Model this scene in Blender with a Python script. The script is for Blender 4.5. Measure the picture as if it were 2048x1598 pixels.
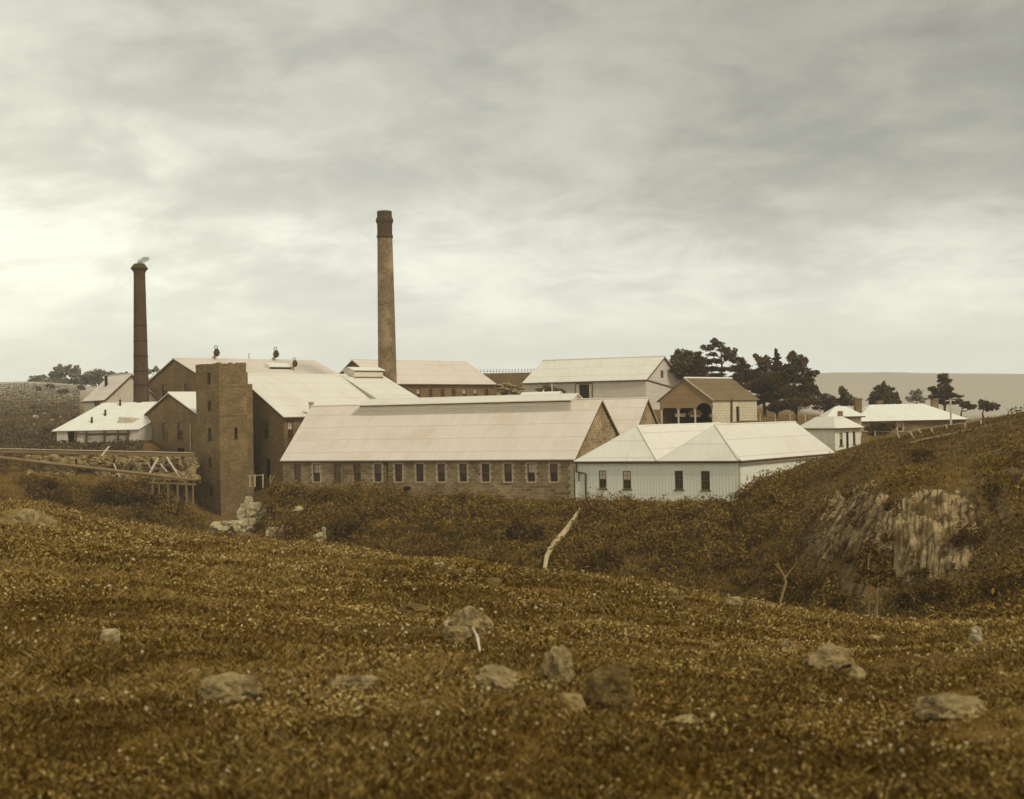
import bpy, bmesh, math, random
import numpy as np
from mathutils import Vector, Matrix, noise as mnoise

for o in list(bpy.data.objects):
    bpy.data.objects.remove(o)
SC = bpy.context.scene
COL = SC.collection
R = math.radians
FPX = 2300.0                    # focal length in pixels of the 2048 wide picture
ROLL = 0.02
PITCH = math.atan(36 / FPX)

# ------------------------------------------------------------------ camera
FW = Vector((0, math.cos(PITCH), math.sin(PITCH)))
UP0 = Vector((0, -math.sin(PITCH), math.cos(PITCH)))
RT0 = Vector((1, 0, 0))
UPV = (UP0 * math.cos(ROLL) + RT0 * math.sin(ROLL)).normalized()
RTV = (RT0 * math.cos(ROLL) - UP0 * math.sin(ROLL)).normalized()
cam_data = bpy.data.cameras.new('camera')
cam = bpy.data.objects.new('camera', cam_data)
COL.objects.link(cam)
cam.matrix_world = Matrix(((RTV.x, UPV.x, -FW.x, 0), (RTV.y, UPV.y, -FW.y, 0), (RTV.z, UPV.z, -FW.z, 0), (0, 0, 0, 1)))
cam_data.sensor_width = 36
cam_data.lens = 36 * FPX / 2048
cam_data.clip_start = 0.2
cam_data.clip_end = 6000
cam_data.dof.use_dof = True
cam_data.dof.focus_distance = 125
cam_data.dof.aperture_fstop = 2.4
SC.camera = cam

# ------------------------------------------------------------------ light
SUN_EL, SUN_AZ = 46, 128        # azimuth measured clockwise from +Y (the viewing direction)
sun_data = bpy.data.lights.new('sun', 'SUN')
sun = bpy.data.objects.new('sun', sun_data)
COL.objects.link(sun)
sdir = Vector((math.sin(R(SUN_AZ)) * math.cos(R(SUN_EL)), math.cos(R(SUN_AZ)) * math.cos(R(SUN_EL)), math.sin(R(SUN_EL))))
sun.rotation_euler = (-sdir).to_track_quat('-Z', 'Y').to_euler()
sun_data.energy = 1.5
sun_data.angle = R(12)
sun_data.color = (1.0, 0.95, 0.84)
SC.view_settings.view_transform = 'Standard'
SC.view_settings.look = 'None'
SC.view_settings.exposure = 0.45
SC.view_settings.gamma = 1.0

def lin(c):
    c /= 255.0
    return c / 12.92 if c <= 0.04045 else ((c + 0.055) / 1.055) ** 2.4
def rgb(r, g, b, k=1.0):
    return (min(lin(r) * k, 0.9), min(lin(g) * k, 0.9), min(lin(b) * k, 0.9), 1)

class NT:
    """tiny helper round a node tree"""
    def __init__(s, tree): s.t = tree; s.n = tree.nodes; s.l = tree.links
    def add(s, typ, ins=None, **kw):
        nd = s.n.new(typ)
        for k, v in kw.items(): setattr(nd, k, v)
        for k, v in (ins or {}).items(): s.put(nd.inputs[k], v)
        return nd
    def put(s, sock, v):
        if isinstance(v, bpy.types.NodeSocket): s.l.new(v, sock)
        else: sock.default_value = v
    def math(s, op, a, b=None, c=None, clamp=False):
        nd = s.n.new('ShaderNodeMath'); nd.operation = op; nd.use_clamp = clamp
        s.put(nd.inputs[0], a)
        if b is not None: s.put(nd.inputs[1], b)
        if c is not None: s.put(nd.inputs[2], c)
        return nd.outputs[0]
    def mix(s, f, a, b, blend='MIX'):
        nd = s.n.new('ShaderNodeMix'); nd.data_type = 'RGBA'; nd.blend_type = blend
        s.put(nd.inputs[0], f); s.put(nd.inputs[6], a); s.put(nd.inputs[7], b)
        return nd.outputs[2]
    def ramp(s, f, lo, hi, a=0.0, b=1.0):
        nd = s.n.new('ShaderNodeMapRange'); nd.interpolation_type = 'SMOOTHSTEP'
        s.put(nd.inputs[0], f); s.put(nd.inputs[1], lo); s.put(nd.inputs[2], hi); s.put(nd.inputs[3], a); s.put(nd.inputs[4], b)
        return nd.outputs[0]
    def noise(s, vec, scale, detail=3, rough=0.5, dist=0.0):
        nd = s.add('ShaderNodeTexNoise', {'Vector': vec, 'Scale': scale, 'Detail': detail, 'Roughness': rough, 'Distortion': dist})
        return nd.outputs['Fac']

# ------------------------------------------------------------------ world: overcast sky with drifting cloud
world = bpy.data.worlds.new('World')
SC.world = world
world.use_nodes = True
w = NT(world.node_tree)
w.n.clear()
tc = w.add('ShaderNodeTexCoord')
d3 = tc.outputs['Generated']
sep = w.add('ShaderNodeSeparateXYZ', {'Vector': d3})
zc = w.math('MAXIMUM', sep.outputs[2], 0.0)
den = w.math('ADD', zc, 0.30)
cx = w.math('DIVIDE', sep.outputs[0], den)
cy = w.math('DIVIDE', sep.outputs[1], den)
cv = w.add('ShaderNodeCombineXYZ', {'X': cx, 'Y': cy, 'Z': 0.37}).outputs[0]
cv2 = w.add('ShaderNodeMapping', {'Vector': cv, 'Rotation': (0, 0, 0.5), 'Scale': (1.25, 1.5, 1), 'Location': (1.9, 4.2, 0)}).outputs[0]
n1 = w.noise(cv2, 1.1, 6, 0.55, 0.3)
n2 = w.noise(cv2, 4.2, 9, 0.6, 0.35)
nn = w.math('ADD', w.math('MULTIPLY', n1, 0.52), w.math('MULTIPLY', n2, 0.48))
nishita = w.add('ShaderNodeTexSky', sky_type='NISHITA', sun_disc=False, sun_elevation=R(SUN_EL), sun_rotation=R(SUN_AZ))
sky_dim = w.mix(1.0, nishita.outputs[0], (0.10, 0.095, 0.075, 1), 'MULTIPLY')
elev = w.ramp(zc, 0.02, 0.34)
low = rgb(233, 234, 221); high = rgb(174, 173, 163)
grad = w.mix(elev, low, high)
# darker bank of cloud higher up on the right, light breaking low on the left
bank = w.math('MULTIPLY', w.ramp(sep.outputs[0], -0.2, 0.25), w.ramp(zc, 0.06, 0.24))
grad = w.mix(w.math('MULTIPLY', bank, 0.6), grad, rgb(124, 123, 113))
glow = w.math('MULTIPLY', w.ramp(sep.outputs[0], -0.12, -0.42), w.ramp(zc, 0.42, 0.02))
grad = w.mix(w.math('MULTIPLY', glow, 0.75), grad, rgb(243, 246, 224))
cl = w.ramp(nn, 0.38, 0.64)
fade = w.ramp(zc, 0.015, 0.16, 0.12, 1.0)
dark = w.mix(1.0, grad, (0.80, 0.80, 0.79, 1), 'MULTIPLY')
light = w.mix(1.0, grad, (1.22, 1.22, 1.2, 1), 'MULTIPLY')
cloudcol = w.mix(cl, dark, light)
cloudcol = w.mix(fade, grad, cloudcol)
allsky = w.mix(0.94, sky_dim, cloudcol)
bg = w.add('ShaderNodeBackground', {'Color': allsky, 'Strength': 1.0})
wo = w.add('ShaderNodeOutputWorld', {'Surface': bg.outputs[0]})

# ------------------------------------------------------------------ projection helpers
def ray(px, py):
    return (FW * FPX + RTV * (px - 1024) + UPV * (799 - py))
def at(px, py, Y):
    r = ray(px, py)
    return r * (Y / r.y)
def proj(p):
    p = Vector(p)
    dpt = p.dot(FW)
    return 1024 + FPX * p.dot(RTV) / dpt, 799 - FPX * p.dot(UPV) / dpt
def hor(px):
    return 855.5 - 0.02 * px
def zat(px, py, Y):
    return at(px, py, Y).z
def V2(p): return Vector((p[0], p[1]))
def ang(a):                       # unit vector, a degrees to the right of the viewing direction
    return Vector((math.sin(R(a)), math.cos(R(a))))
def along(p0, d, px, py=None):
    """distance t so that p0+t*d is seen in column px (at about eye level)"""
    py = hor(px) if py is None else py
    r = ray(px, py); rx, ry = r.x, r.y
    p0 = V2(p0)
    # (p0+t d) x r = 0
    return -(p0.x * ry - p0.y * rx) / (d.x * ry - d.y * rx)
def on_wall(p0, p1, px, py):
    """ray through a pixel met with a vertical wall -> (distance along the wall, height)"""
    p0 = V2(p0); p1 = V2(p1); d = (p1 - p0).normalized()
    r = ray(px, py)
    t = -(p0.x * r.y - p0.y * r.x) / (d.x * r.y - d.y * r.x)
    q = p0 + d * t
    return t, r.z * (q.y / r.y)

# ------------------------------------------------------------------ scene helpers
def tag(o, label=None, cat=None, group=None, kind=None):
    if label: o['label'] = label
    if cat: o['category'] = cat
    if group: o['group'] = group
    if kind: o['kind'] = kind
    return o
def thing(name, label, cat, loc, group=None):
    o = bpy.data.objects.new(name, None)
    o.empty_display_size = 0.5
    o.location = loc
    COL.objects.link(o)
    return tag(o, label, cat, group)
def root_loc(o):
    while o.parent: o = o.parent
    return Vector(o.location)

class MB:
    """collects polygons in world coordinates; builds ONE mesh object"""
    def __init__(s): s.v = []; s.f = []
    def face(s, pts):
        b = len(s.v); s.v += [Vector(p) for p in pts]; s.f.append(tuple(range(b, b + len(pts))))
    def box(s, o, ax, ay, az):
        o = Vector(o); ax = Vector(ax); ay = Vector(ay); az = Vector(az)
        c = [o, o + ax, o + ax + ay, o + ay, o + az, o + ax + az, o + ax + ay + az, o + ay + az]
        q = [(0, 3, 2, 1), (4, 5, 6, 7), (0, 1, 5, 4), (1, 2, 6, 5), (2, 3, 7, 6), (3, 0, 4, 7)]
        if ax.cross(ay).dot(az) < 0: q = [tuple(reversed(x)) for x in q]
        b = len(s.v); s.v += c; s.f += [tuple(b + i for i in x) for x in q]
    def prism(s, poly, off):
        """closed solid: polygon (outer face) and its copy moved by off"""
        poly = [Vector(p) for p in poly]; off = Vector(off)
        n = len(poly)
        b = len(s.v); s.v += poly + [p + off for p in poly]
        s.f.append(tuple(b + i for i in range(n)))
        s.f.append(tuple(b + n + i for i in reversed(range(n))))
        for i in range(n):
            j = (i + 1) % n
            s.f.append((b + i, b + n + i, b + n + j, b + j))
    def beam(s, a, b, w, h=None):
        a = Vector(a); b = Vector(b); h = h or w
        d = (b - a).normalized()
        sd = d.cross(Vector((0, 0, 1)))
        if sd.length < 0.05: sd = Vector((1, 0, 0))
        sd.normalize(); u = sd.cross(d).normalized()
        s.box(a - sd * w / 2 - u * h / 2, b - a, sd * w, u * h)
    def tube(s, pts, rad, n=8, cap=True):
        pts = [Vector(p) for p in pts]
        if not isinstance(rad, (list, tuple)): rad = [rad] * len(pts)
        b = len(s.v)
        for i, p in enumerate(pts):
            d = (pts[min(i + 1, len(pts) - 1)] - pts[max(i - 1, 0)]).normalized()
            ref = Vector((0, 0, 1)) if abs(d.z) < 0.9 else Vector((1, 0, 0))
            a = d.cross(ref).normalized(); c = d.cross(a).normalized()
            for k in range(n):
                t = 2 * math.pi * k / n
                s.v.append(p + (a * math.cos(t) + c * math.sin(t)) * rad[i])
        for i in range(len(pts) - 1):
            for k in range(n):
                k2 = (k + 1) % n
                s.f.append((b + i * n + k, b + i * n + k2, b + (i + 1) * n + k2, b + (i + 1) * n + k))
        if cap:
            s.f.append(tuple(b + k for k in reversed(range(n))))
            s.f.append(tuple(b + (len(pts) - 1) * n + k for k in range(n)))
    def lathe(s, c, prof, n=28):
        """prof: list of (radius, z)"""
        c = Vector(c); b = len(s.v)
        for r_, z in prof:
            for k in range(n):
                t = 2 * math.pi * (k + 0.5) / n
                s.v.append(Vector((c.x + r_ * math.cos(t), c.y + r_ * math.sin(t), z)))
        for i in range(len(prof) - 1):
            for k in range(n):
                k2 = (k + 1) % n
                s.f.append((b + i * n + k, b + i * n + k2, b + (i + 1) * n + k2, b + (i + 1) * n + k))
    def build(s, name, mat, parent=None, smooth=False):
        off = root_loc(parent) if parent else Vector((0, 0, 0))
        me = bpy.data.meshes.new(name)
        me.from_pydata([tuple(p - off) for p in s.v], [], s.f)
        me.update()
        uv = me.uv_layers.new(name='uv')
        data = np.zeros(len(me.loops) * 2, dtype=np.float32)
        for poly in me.polygons:
            n = poly.normal
            t = Vector((0, 0, 1)).cross(n)
            if t.length < 0.02: t = Vector((1, 0, 0))
            t.normalize(); bb = n.cross(t)
            for li in poly.loop_indices:
                p = s.v[me.loops[li].vertex_index]
                data[2 * li] = p.dot(t); data[2 * li + 1] = p.dot(bb)
        uv.data.foreach_set('uv', data)
        if smooth:
            for poly in me.polygons: poly.use_smooth = True
        o = bpy.data.objects.new(name, me)
        if mat: me.materials.append(mat)
        if parent: o.parent = parent
        COL.objects.link(o)
        return o

# ------------------------------------------------------------------ materials
def base(name):
    m = bpy.data.materials.new(name); m.use_nodes = True
    t = NT(m.node_tree); t.n.clear()
    out = t.add('ShaderNodeOutputMaterial')
    p = t.add('ShaderNodeBsdfPrincipled', {'Roughness': 0.9, 'Specular IOR Level': 0.15})
    t.l.new(p.outputs[0], out.inputs[0])
    return m, t, p
def set_bump(t, p, h, strength=0.4, dist=0.05):
    b = t.add('ShaderNodeBump', {'Height': h, 'Strength': strength, 'Distance': dist})
    t.l.new(b.outputs[0], p.inputs['Normal'])

def m_stone(name, c1, c2, mortar, bw=0.55, bh=0.24, stain=0.5):
    """coursed rubble / brick, laid in wall coordinates"""
    m, t, p = base(name)
    uv = t.add('ShaderNodeUVMap', uv_map='uv').outputs[0]
    obj = t.add('ShaderNodeTexCoord').outputs['Object']
    warp = t.add('ShaderNodeTexNoise', {'Vector': uv, 'Scale': 1.6, 'Detail': 2.0}).outputs['Color']
    sub = t.add('ShaderNodeVectorMath', {0: warp, 1: (0.5, 0.5, 0.5)}, operation='SUBTRACT').outputs[0]
    sc = t.add('ShaderNodeVectorMath', {0: sub, 'Scale': 0.16}, operation='SCALE').outputs[0]
    uvw = t.add('ShaderNodeVectorMath', {0: uv, 1: sc}, operation='ADD').outputs[0]
    br = t.add('ShaderNodeTexBrick', {'Vector': uvw, 'Color1': c1, 'Color2': c2, 'Mortar': mortar, 'Scale': 1.0,
                                     'Mortar Size': 0.022, 'Mortar Smooth': 0.4, 'Bias': 0.0, 'Brick Width': bw, 'Row Height': bh})
    big = t.noise(obj, 0.35, 5, 0.6)
    fine = t.noise(obj, 5.0, 4, 0.7)
    col = t.mix(t.ramp(fine, 0.3, 0.75, 0.0, 0.6), br.outputs[0], tuple(x * 0.55 for x in c1[:3]) + (1,))
    col = t.mix(t.ramp(big, 0.42, 0.7, 0, stain), col, tuple(x * 1.55 for x in c2[:3]) + (1,))
    t.put(p.inputs['Base Color'], col)
    set_bump(t, p, t.math('ADD', t.math('MULTIPLY', br.outputs['Fac'], -0.6), fine), 0.6, 0.04)
    return m

def m_iron(name, c, rib=0.0, seam=2.4, streak=0.35, seamdark=0.72):
    """galvanised sheet: seams across, faint ribs down the slope, weather streaks"""
    m, t, p = base(name)
    uv = t.add('ShaderNodeUVMap', uv_map='uv').outputs[0]
    s = t.add('ShaderNodeSeparateXYZ', {'Vector': uv})
    fr = t.math('FRACT', t.math('DIVIDE', s.outputs[1], seam))
    line = t.math('LESS_THAN', fr, 0.055 / seam * 2.0)
    st = t.noise(t.add('ShaderNodeMapping', {'Vector': uv, 'Scale': (1.0, 0.10, 1)}).outputs[0], 2.3, 6, 0.65)
    pt = t.noise(uv, 0.22, 4, 0.6)
    sheet = t.add('ShaderNodeTexWhiteNoise', {'Vector': t.add('ShaderNodeCombineXYZ', {
        'X': t.math('FLOOR', t.math('DIVIDE', s.outputs[0], 0.75)), 'Y': t.math('FLOOR', t.math('DIVIDE', s.outputs[1], seam))}).outputs[0]},
        noise_dimensions='2D').outputs['Value']
    c0 = c; c1 = tuple(x * 0.72 for x in c[:3]) + (1,); c2 = (c[0] * 0.80, c[1] * 0.70, c[2] * 0.56, 1)
    col = t.mix(t.ramp(st, 0.38, 0.78, 0, streak), c0, c1)
    col = t.mix(t.ramp(pt, 0.46, 0.72, 0, streak * 1.5), col, c2)
    pt2 = t.noise(t.add('ShaderNodeMapping', {'Vector': uv, 'Scale': (1.0, 0.3, 1), 'Location': (7, 3, 0)}).outputs[0], 0.9, 5, 0.7)
    col = t.mix(t.ramp(pt2, 0.60, 0.80, 0, streak * 1.6), col, (c[0] * 0.55, c[1] * 0.44, c[2] * 0.30, 1))
    col = t.mix(t.math('MULTIPLY', sheet, 0.16), col, c1)
    col = t.mix(t.math('MULTIPLY', line, 1 - seamdark), col, (c[0] * 0.25, c[1] * 0.22, c[2] * 0.16, 1))
    t.put(p.inputs['Base Color'], col)
    p.inputs['Roughness'].default_value = 0.62
    p.inputs['Specular IOR Level'].default_value = 0.3
    wv = t.math('SINE', t.math('MULTIPLY', s.outputs[0], 2 * math.pi / (0.076 if rib == 0 else rib)))
    set_bump(t, p, wv, 0.12 if rib == 0 else 0.5, 0.02)
    return m

def m_boards(name, c, step=0.3, vertical=True, dirt=0.4, gap=0.10):
    m, t, p = base(name)
    uv = t.add('ShaderNodeUVMap', uv_map='uv').outputs[0]
    s = t.add('ShaderNodeSeparateXYZ', {'Vector': uv})
    a = s.outputs[0] if vertical else s.outputs[1]
    q = t.math('DIVIDE', a, step)
    fr = t.math('FRACT', q)
    line = t.math('LESS_THAN', fr, gap)
    rnd = t.add('ShaderNodeTexWhiteNoise', {'W': t.math('FLOOR', q)}, noise_dimensions='1D').outputs['Value']
    st = t.noise(t.add('ShaderNodeMapping', {'Vector': uv, 'Scale': ((3.0, 0.4, 1) if vertical else (0.4, 3.0, 1))}).outputs[0], 1.5, 5, 0.6)
    obj = t.add('ShaderNodeTexCoord').outputs['Object']
    big = t.noise(obj, 0.5, 4, 0.6)
    col = t.mix(t.math('MULTIPLY', rnd, 0.25), c, tuple(x * 0.6 for x in c[:3]) + (1,))
    col = t.mix(t.ramp(st, 0.4, 0.75, 0, dirt), col, (c[0] * 0.66, c[1] * 0.56, c[2] * 0.4, 1))
    col = t.mix(t.ramp(big, 0.45, 0.75, 0, dirt * 0.7), col, (c[0] * 0.6, c[1] * 0.52, c[2] * 0.38, 1))
    col = t.mix(t.math('MULTIPLY', line, 0.42), col, tuple(x * 0.35 for x in c[:3]) + (1,))
    t.put(p.inputs['Base Color'], col)
    set_bump(t, p, t.math('SUBTRACT', 0.0, line), 0.5, 0.02)
    return m

def m_plain(name, c, var=0.3, scale=3.0, rough=0.9, spec=0.15, bump=0.2):
    m, t, p = base(name)
    obj = t.add('ShaderNodeTexCoord').outputs['Object']
    n = t.noise(obj, scale, 5, 0.65)
    col = t.mix(t.ramp(n, 0.3, 0.7, 0, var), c, tuple(x * 0.4 for x in c[:3]) + (1,))
    t.put(p.inputs['Base Color'], col)
    p.inputs['Roughness'].default_value = rough
    p.inputs['Specular IOR Level'].default_value = spec
    if bump: set_bump(t, p, n, bump, 0.03)
    return m

def m_leaf(name, dark, light, pos=0.5):
    """foliage: tone picked per leaf from the mesh attribute"""
    m, t, p = base(name)
    a = t.add('ShaderNodeAttribute', attribute_name='tone').outputs['Fac']
    obj = t.add('ShaderNodeTexCoord').outputs['Object']
    n = t.noise(obj, 0.25, 3, 0.6)
    f = t.math('ADD', t.math('MULTIPLY', a, 0.75), t.math('MULTIPLY', t.ramp(n, 0.3, 0.7), 0.25))
    col = t.mix(t.ramp(f, pos - 0.45, pos + 0.5), dark, light)
    t.put(p.inputs['Base Color'], col)
    p.inputs['Roughness'].default_value = 0.85
    p.inputs['Specular IOR Level'].default_value = 0.1
    return m

K = 1.18
M = {}
M['tower'] = m_stone('tower_stone', rgb(116, 94, 58, K), rgb(142, 119, 80, K), rgb(100, 80, 46, K), 0.5, 0.22, 0.35)
M['stone'] = m_stone('bluestone_rubble', rgb(118, 94, 62, K), rgb(170, 146, 108, K), rgb(178, 158, 122, K), 0.62, 0.32, 0.3)
M['brick'] = m_stone('brown_brick', rgb(116, 93, 57, K), rgb(136, 112, 73, K), rgb(112, 90, 56, K), 0.46, 0.2, 0.3)
M['chim'] = m_stone('chimney_brick', rgb(104, 82, 52, K), rgb(150, 128, 96, K), rgb(98, 76, 48, K), 0.5, 0.24, 0.5)
M['chimdark'] = m_stone('sooty_brick', rgb(72, 54, 30, K), rgb(86, 67, 42, K), rgb(62, 46, 24, K), 0.5, 0.24, 0.2)
M['chimleft'] = m_stone('dark_chimney_brick', rgb(78, 60, 40, K), rgb(94, 76, 54, K), rgb(70, 54, 34, K), 0.46, 0.22, 0.2)
M['band'] = m_plain('iron_band', rgb(58, 40, 22), 0.2)
M['quoin'] = m_plain('dressed_quoin', rgb(196, 178, 142, K), 0.35, 3.5)
M['roof'] = m_iron('galvanised_roof', rgb(208, 195, 177, K), streak=0.32)
M['roofb'] = m_iron('pale_galvanised_roof', rgb(214, 207, 189, K), streak=0.24)
M['roofw'] = m_iron('white_painted_roof', rgb(220, 216, 199, K), streak=0.14, seamdark=0.88)
M['shing'] = m_boards('shingle_roof', rgb(122, 104, 76, K), 0.25, False, 0.5, 0.12)
M['ironwall'] = m_iron('corrugated_iron_wall', rgb(236, 224, 204, K), rib=0.3, seam=1.9, streak=0.22, seamdark=0.85)
M['boardw'] = m_boards('whitewashed_boards', rgb(206, 196, 178, K), 0.28, False, 0.35)
M['boardv'] = m_boards('pale_vertical_boards', rgb(205, 193, 170, K), 0.3, True, 0.4)
M['shingwall'] = m_boards('weathered_boards', rgb(142, 118, 82, K), 0.24, False, 0.7)
M['whitewash'] = m_stone('whitewashed_stone', rgb(206, 192, 160, K), rgb(214, 202, 172, K), rgb(150, 128, 90, K), 0.7, 0.35, 0.1)
M['trim'] = m_plain('weathered_timber', rgb(96, 72, 40, K), 0.4)
M['paletrim'] = m_plain('pale_timber', rgb(206, 192, 162, K), 0.4)
M['sash'] = m_plain('painted_sash', rgb(112, 88, 54, K), 0.3)
M['gutter'] = m_plain('gutter_iron', rgb(92, 70, 42, K), 0.3)
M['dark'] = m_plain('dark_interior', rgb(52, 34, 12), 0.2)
M['glass'] = m_plain('dark_window_glass', rgb(70, 48, 20), 0.3, 1.3, 0.25, 0.5, 0)
M['glassp'] = m_plain('pale_blind_glass', rgb(112, 88, 54), 0.35, 1.7, 0.3, 0.5, 0)
M['glassw'] = m_plain('white_blind_glass', rgb(204, 184, 158, K), 0.2, 1.7, 0.4, 0.4, 0)
def m_rock(name, c, patchc):
    m, t, p = base(name)
    obj = t.add('ShaderNodeTexCoord').outputs['Object']
    a = t.noise(obj, 1.3, 5, .65); b = t.noise(obj, 6.0, 6, .75); f = t.noise(obj, 28.0, 3, .7)
    col = t.mix(t.ramp(b, .36, .62), tuple(x * .42 for x in c[:3]) + (1,), c)
    col = t.mix(t.ramp(a, .48, .62, 0, .8), col, patchc)
    col = t.mix(t.ramp(f, .56, .70, 0, .6), col, tuple(min(.85, x * 1.5) for x in c[:3]) + (1,))
    nz = t.add('ShaderNodeSeparateXYZ', {'Vector': t.add('ShaderNodeNewGeometry').outputs['Normal']}).outputs[2]
    t.put(p.inputs['Base Color'], col)
    set_bump(t, p, t.math('ADD', b, t.math('MULTIPLY', f, .4)), 1.0, .07)
    return m
M['rock'] = m_rock('lichen_rock', rgb(178, 154, 104), rgb(136, 106, 50))
M['rockw'] = m_rock('pale_rock', rgb(214, 196, 152), rgb(170, 146, 92))
M['rockg'] = m_rock('mossy_rock', rgb(138, 112, 64), rgb(104, 76, 26))
M['bark'] = m_plain('bark', rgb(84, 60, 28, K), 0.4, 5)
M['barkp'] = m_plain('pale_bark', rgb(160, 134, 84, K), 0.4, 5)
M['pine'] = m_leaf('pine_needles', rgb(52, 34, 4), rgb(122, 92, 36))
M['gum'] = m_leaf('gum_leaves', rgb(74, 56, 28), rgb(126, 104, 66))
M['chute'] = m_plain('weathered_log', rgb(204, 182, 136), 0.45, 3)
M['farleaf'] = m_leaf('distant_leaves', rgb(104, 92, 70), rgb(158, 146, 118))
M['scrub'] = m_leaf('scrub_leaves', rgb(74, 52, 4), rgb(146, 116, 48))
M['bushd'] = m_leaf('dark_bush_leaves', rgb(66, 45, 4), rgb(122, 94, 34))
M['grass'] = m_leaf('grass_blades', rgb(78, 55, 9), rgb(178, 147, 82), 0.64)
M['tuss'] = m_leaf('tussock_blades', rgb(70, 56, 32), rgb(136, 120, 88), 0.55)
M['weed'] = m_leaf('weed_leaves', rgb(118, 89, 24), rgb(212, 184, 118), 0.66)
M['flower'] = m_plain('seed_head', rgb(184, 166, 124), 0.2, bump=0)
M['metal'] = m_plain('cowl_iron', rgb(84, 62, 34), 0.3)
M['metalp'] = m_plain('pale_cowl_iron', rgb(180, 166, 134, K), 0.3)

def m_ground():
    m, t, p = base('turf')
    obj = t.add('ShaderNodeTexCoord').outputs['Object']
    n0 = t.noise(obj, 0.05, 5, 0.6)
    n1 = t.noise(obj, 0.45, 6, 0.7)
    n2 = t.noise(obj, 5.0, 6, 0.75)
    n3 = t.noise(obj, 26.0, 3, 0.7)
    col = t.mix(t.ramp(n1, 0.35, 0.7), rgb(92, 64, 8), rgb(128, 97, 32))
    col = t.mix(t.ramp(n2, 0.46, 0.72, 0, 0.75), col, rgb(148, 122, 64))
    col = t.mix(t.ramp(n3, 0.5, 0.75, 0, 0.5), col, rgb(60, 36, 2))
    col = t.mix(t.ramp(n0, 0.45, 0.7, 0, 0.4), col, rgb(132, 112, 68))
    sp = t.add('ShaderNodeSeparateXYZ', {'Vector': obj})
    # far paddocks and hills pale with distance, haze put into the colour
    geo = t.add('ShaderNodeNewGeometry')
    nz = t.add('ShaderNodeSeparateXYZ', {'Vector': geo.outputs['True Normal']}).outputs[2]
    steep = t.math('MULTIPLY', t.ramp(t.math('ADD', nz, t.math('MULTIPLY', n2, -.15)), 0.74, 0.60), t.ramp(sp.outputs[1], 40, 52))
    rockc = t.mix(t.ramp(t.noise(t.add('ShaderNodeMapping', {'Vector': obj, 'Scale': (1, 1, .3)}).outputs[0], 1.6, 5, .7), .35, .65), rgb(84, 62, 26), rgb(146, 122, 78))
    col = t.mix(steep, col, rockc)
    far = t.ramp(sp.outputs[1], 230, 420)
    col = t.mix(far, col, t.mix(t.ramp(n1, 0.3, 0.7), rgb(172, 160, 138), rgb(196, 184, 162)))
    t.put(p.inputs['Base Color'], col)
    set_bump(t, p, t.math('ADD', n2, t.math('MULTIPLY', n3, 0.4)), 0.7, 0.12)
    return m
M['ground'] = m_ground()

# ------------------------------------------------------------------ terrain
def Y_(px, py, d): return (d, -(py - hor(px)) * d / FPX)
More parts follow.
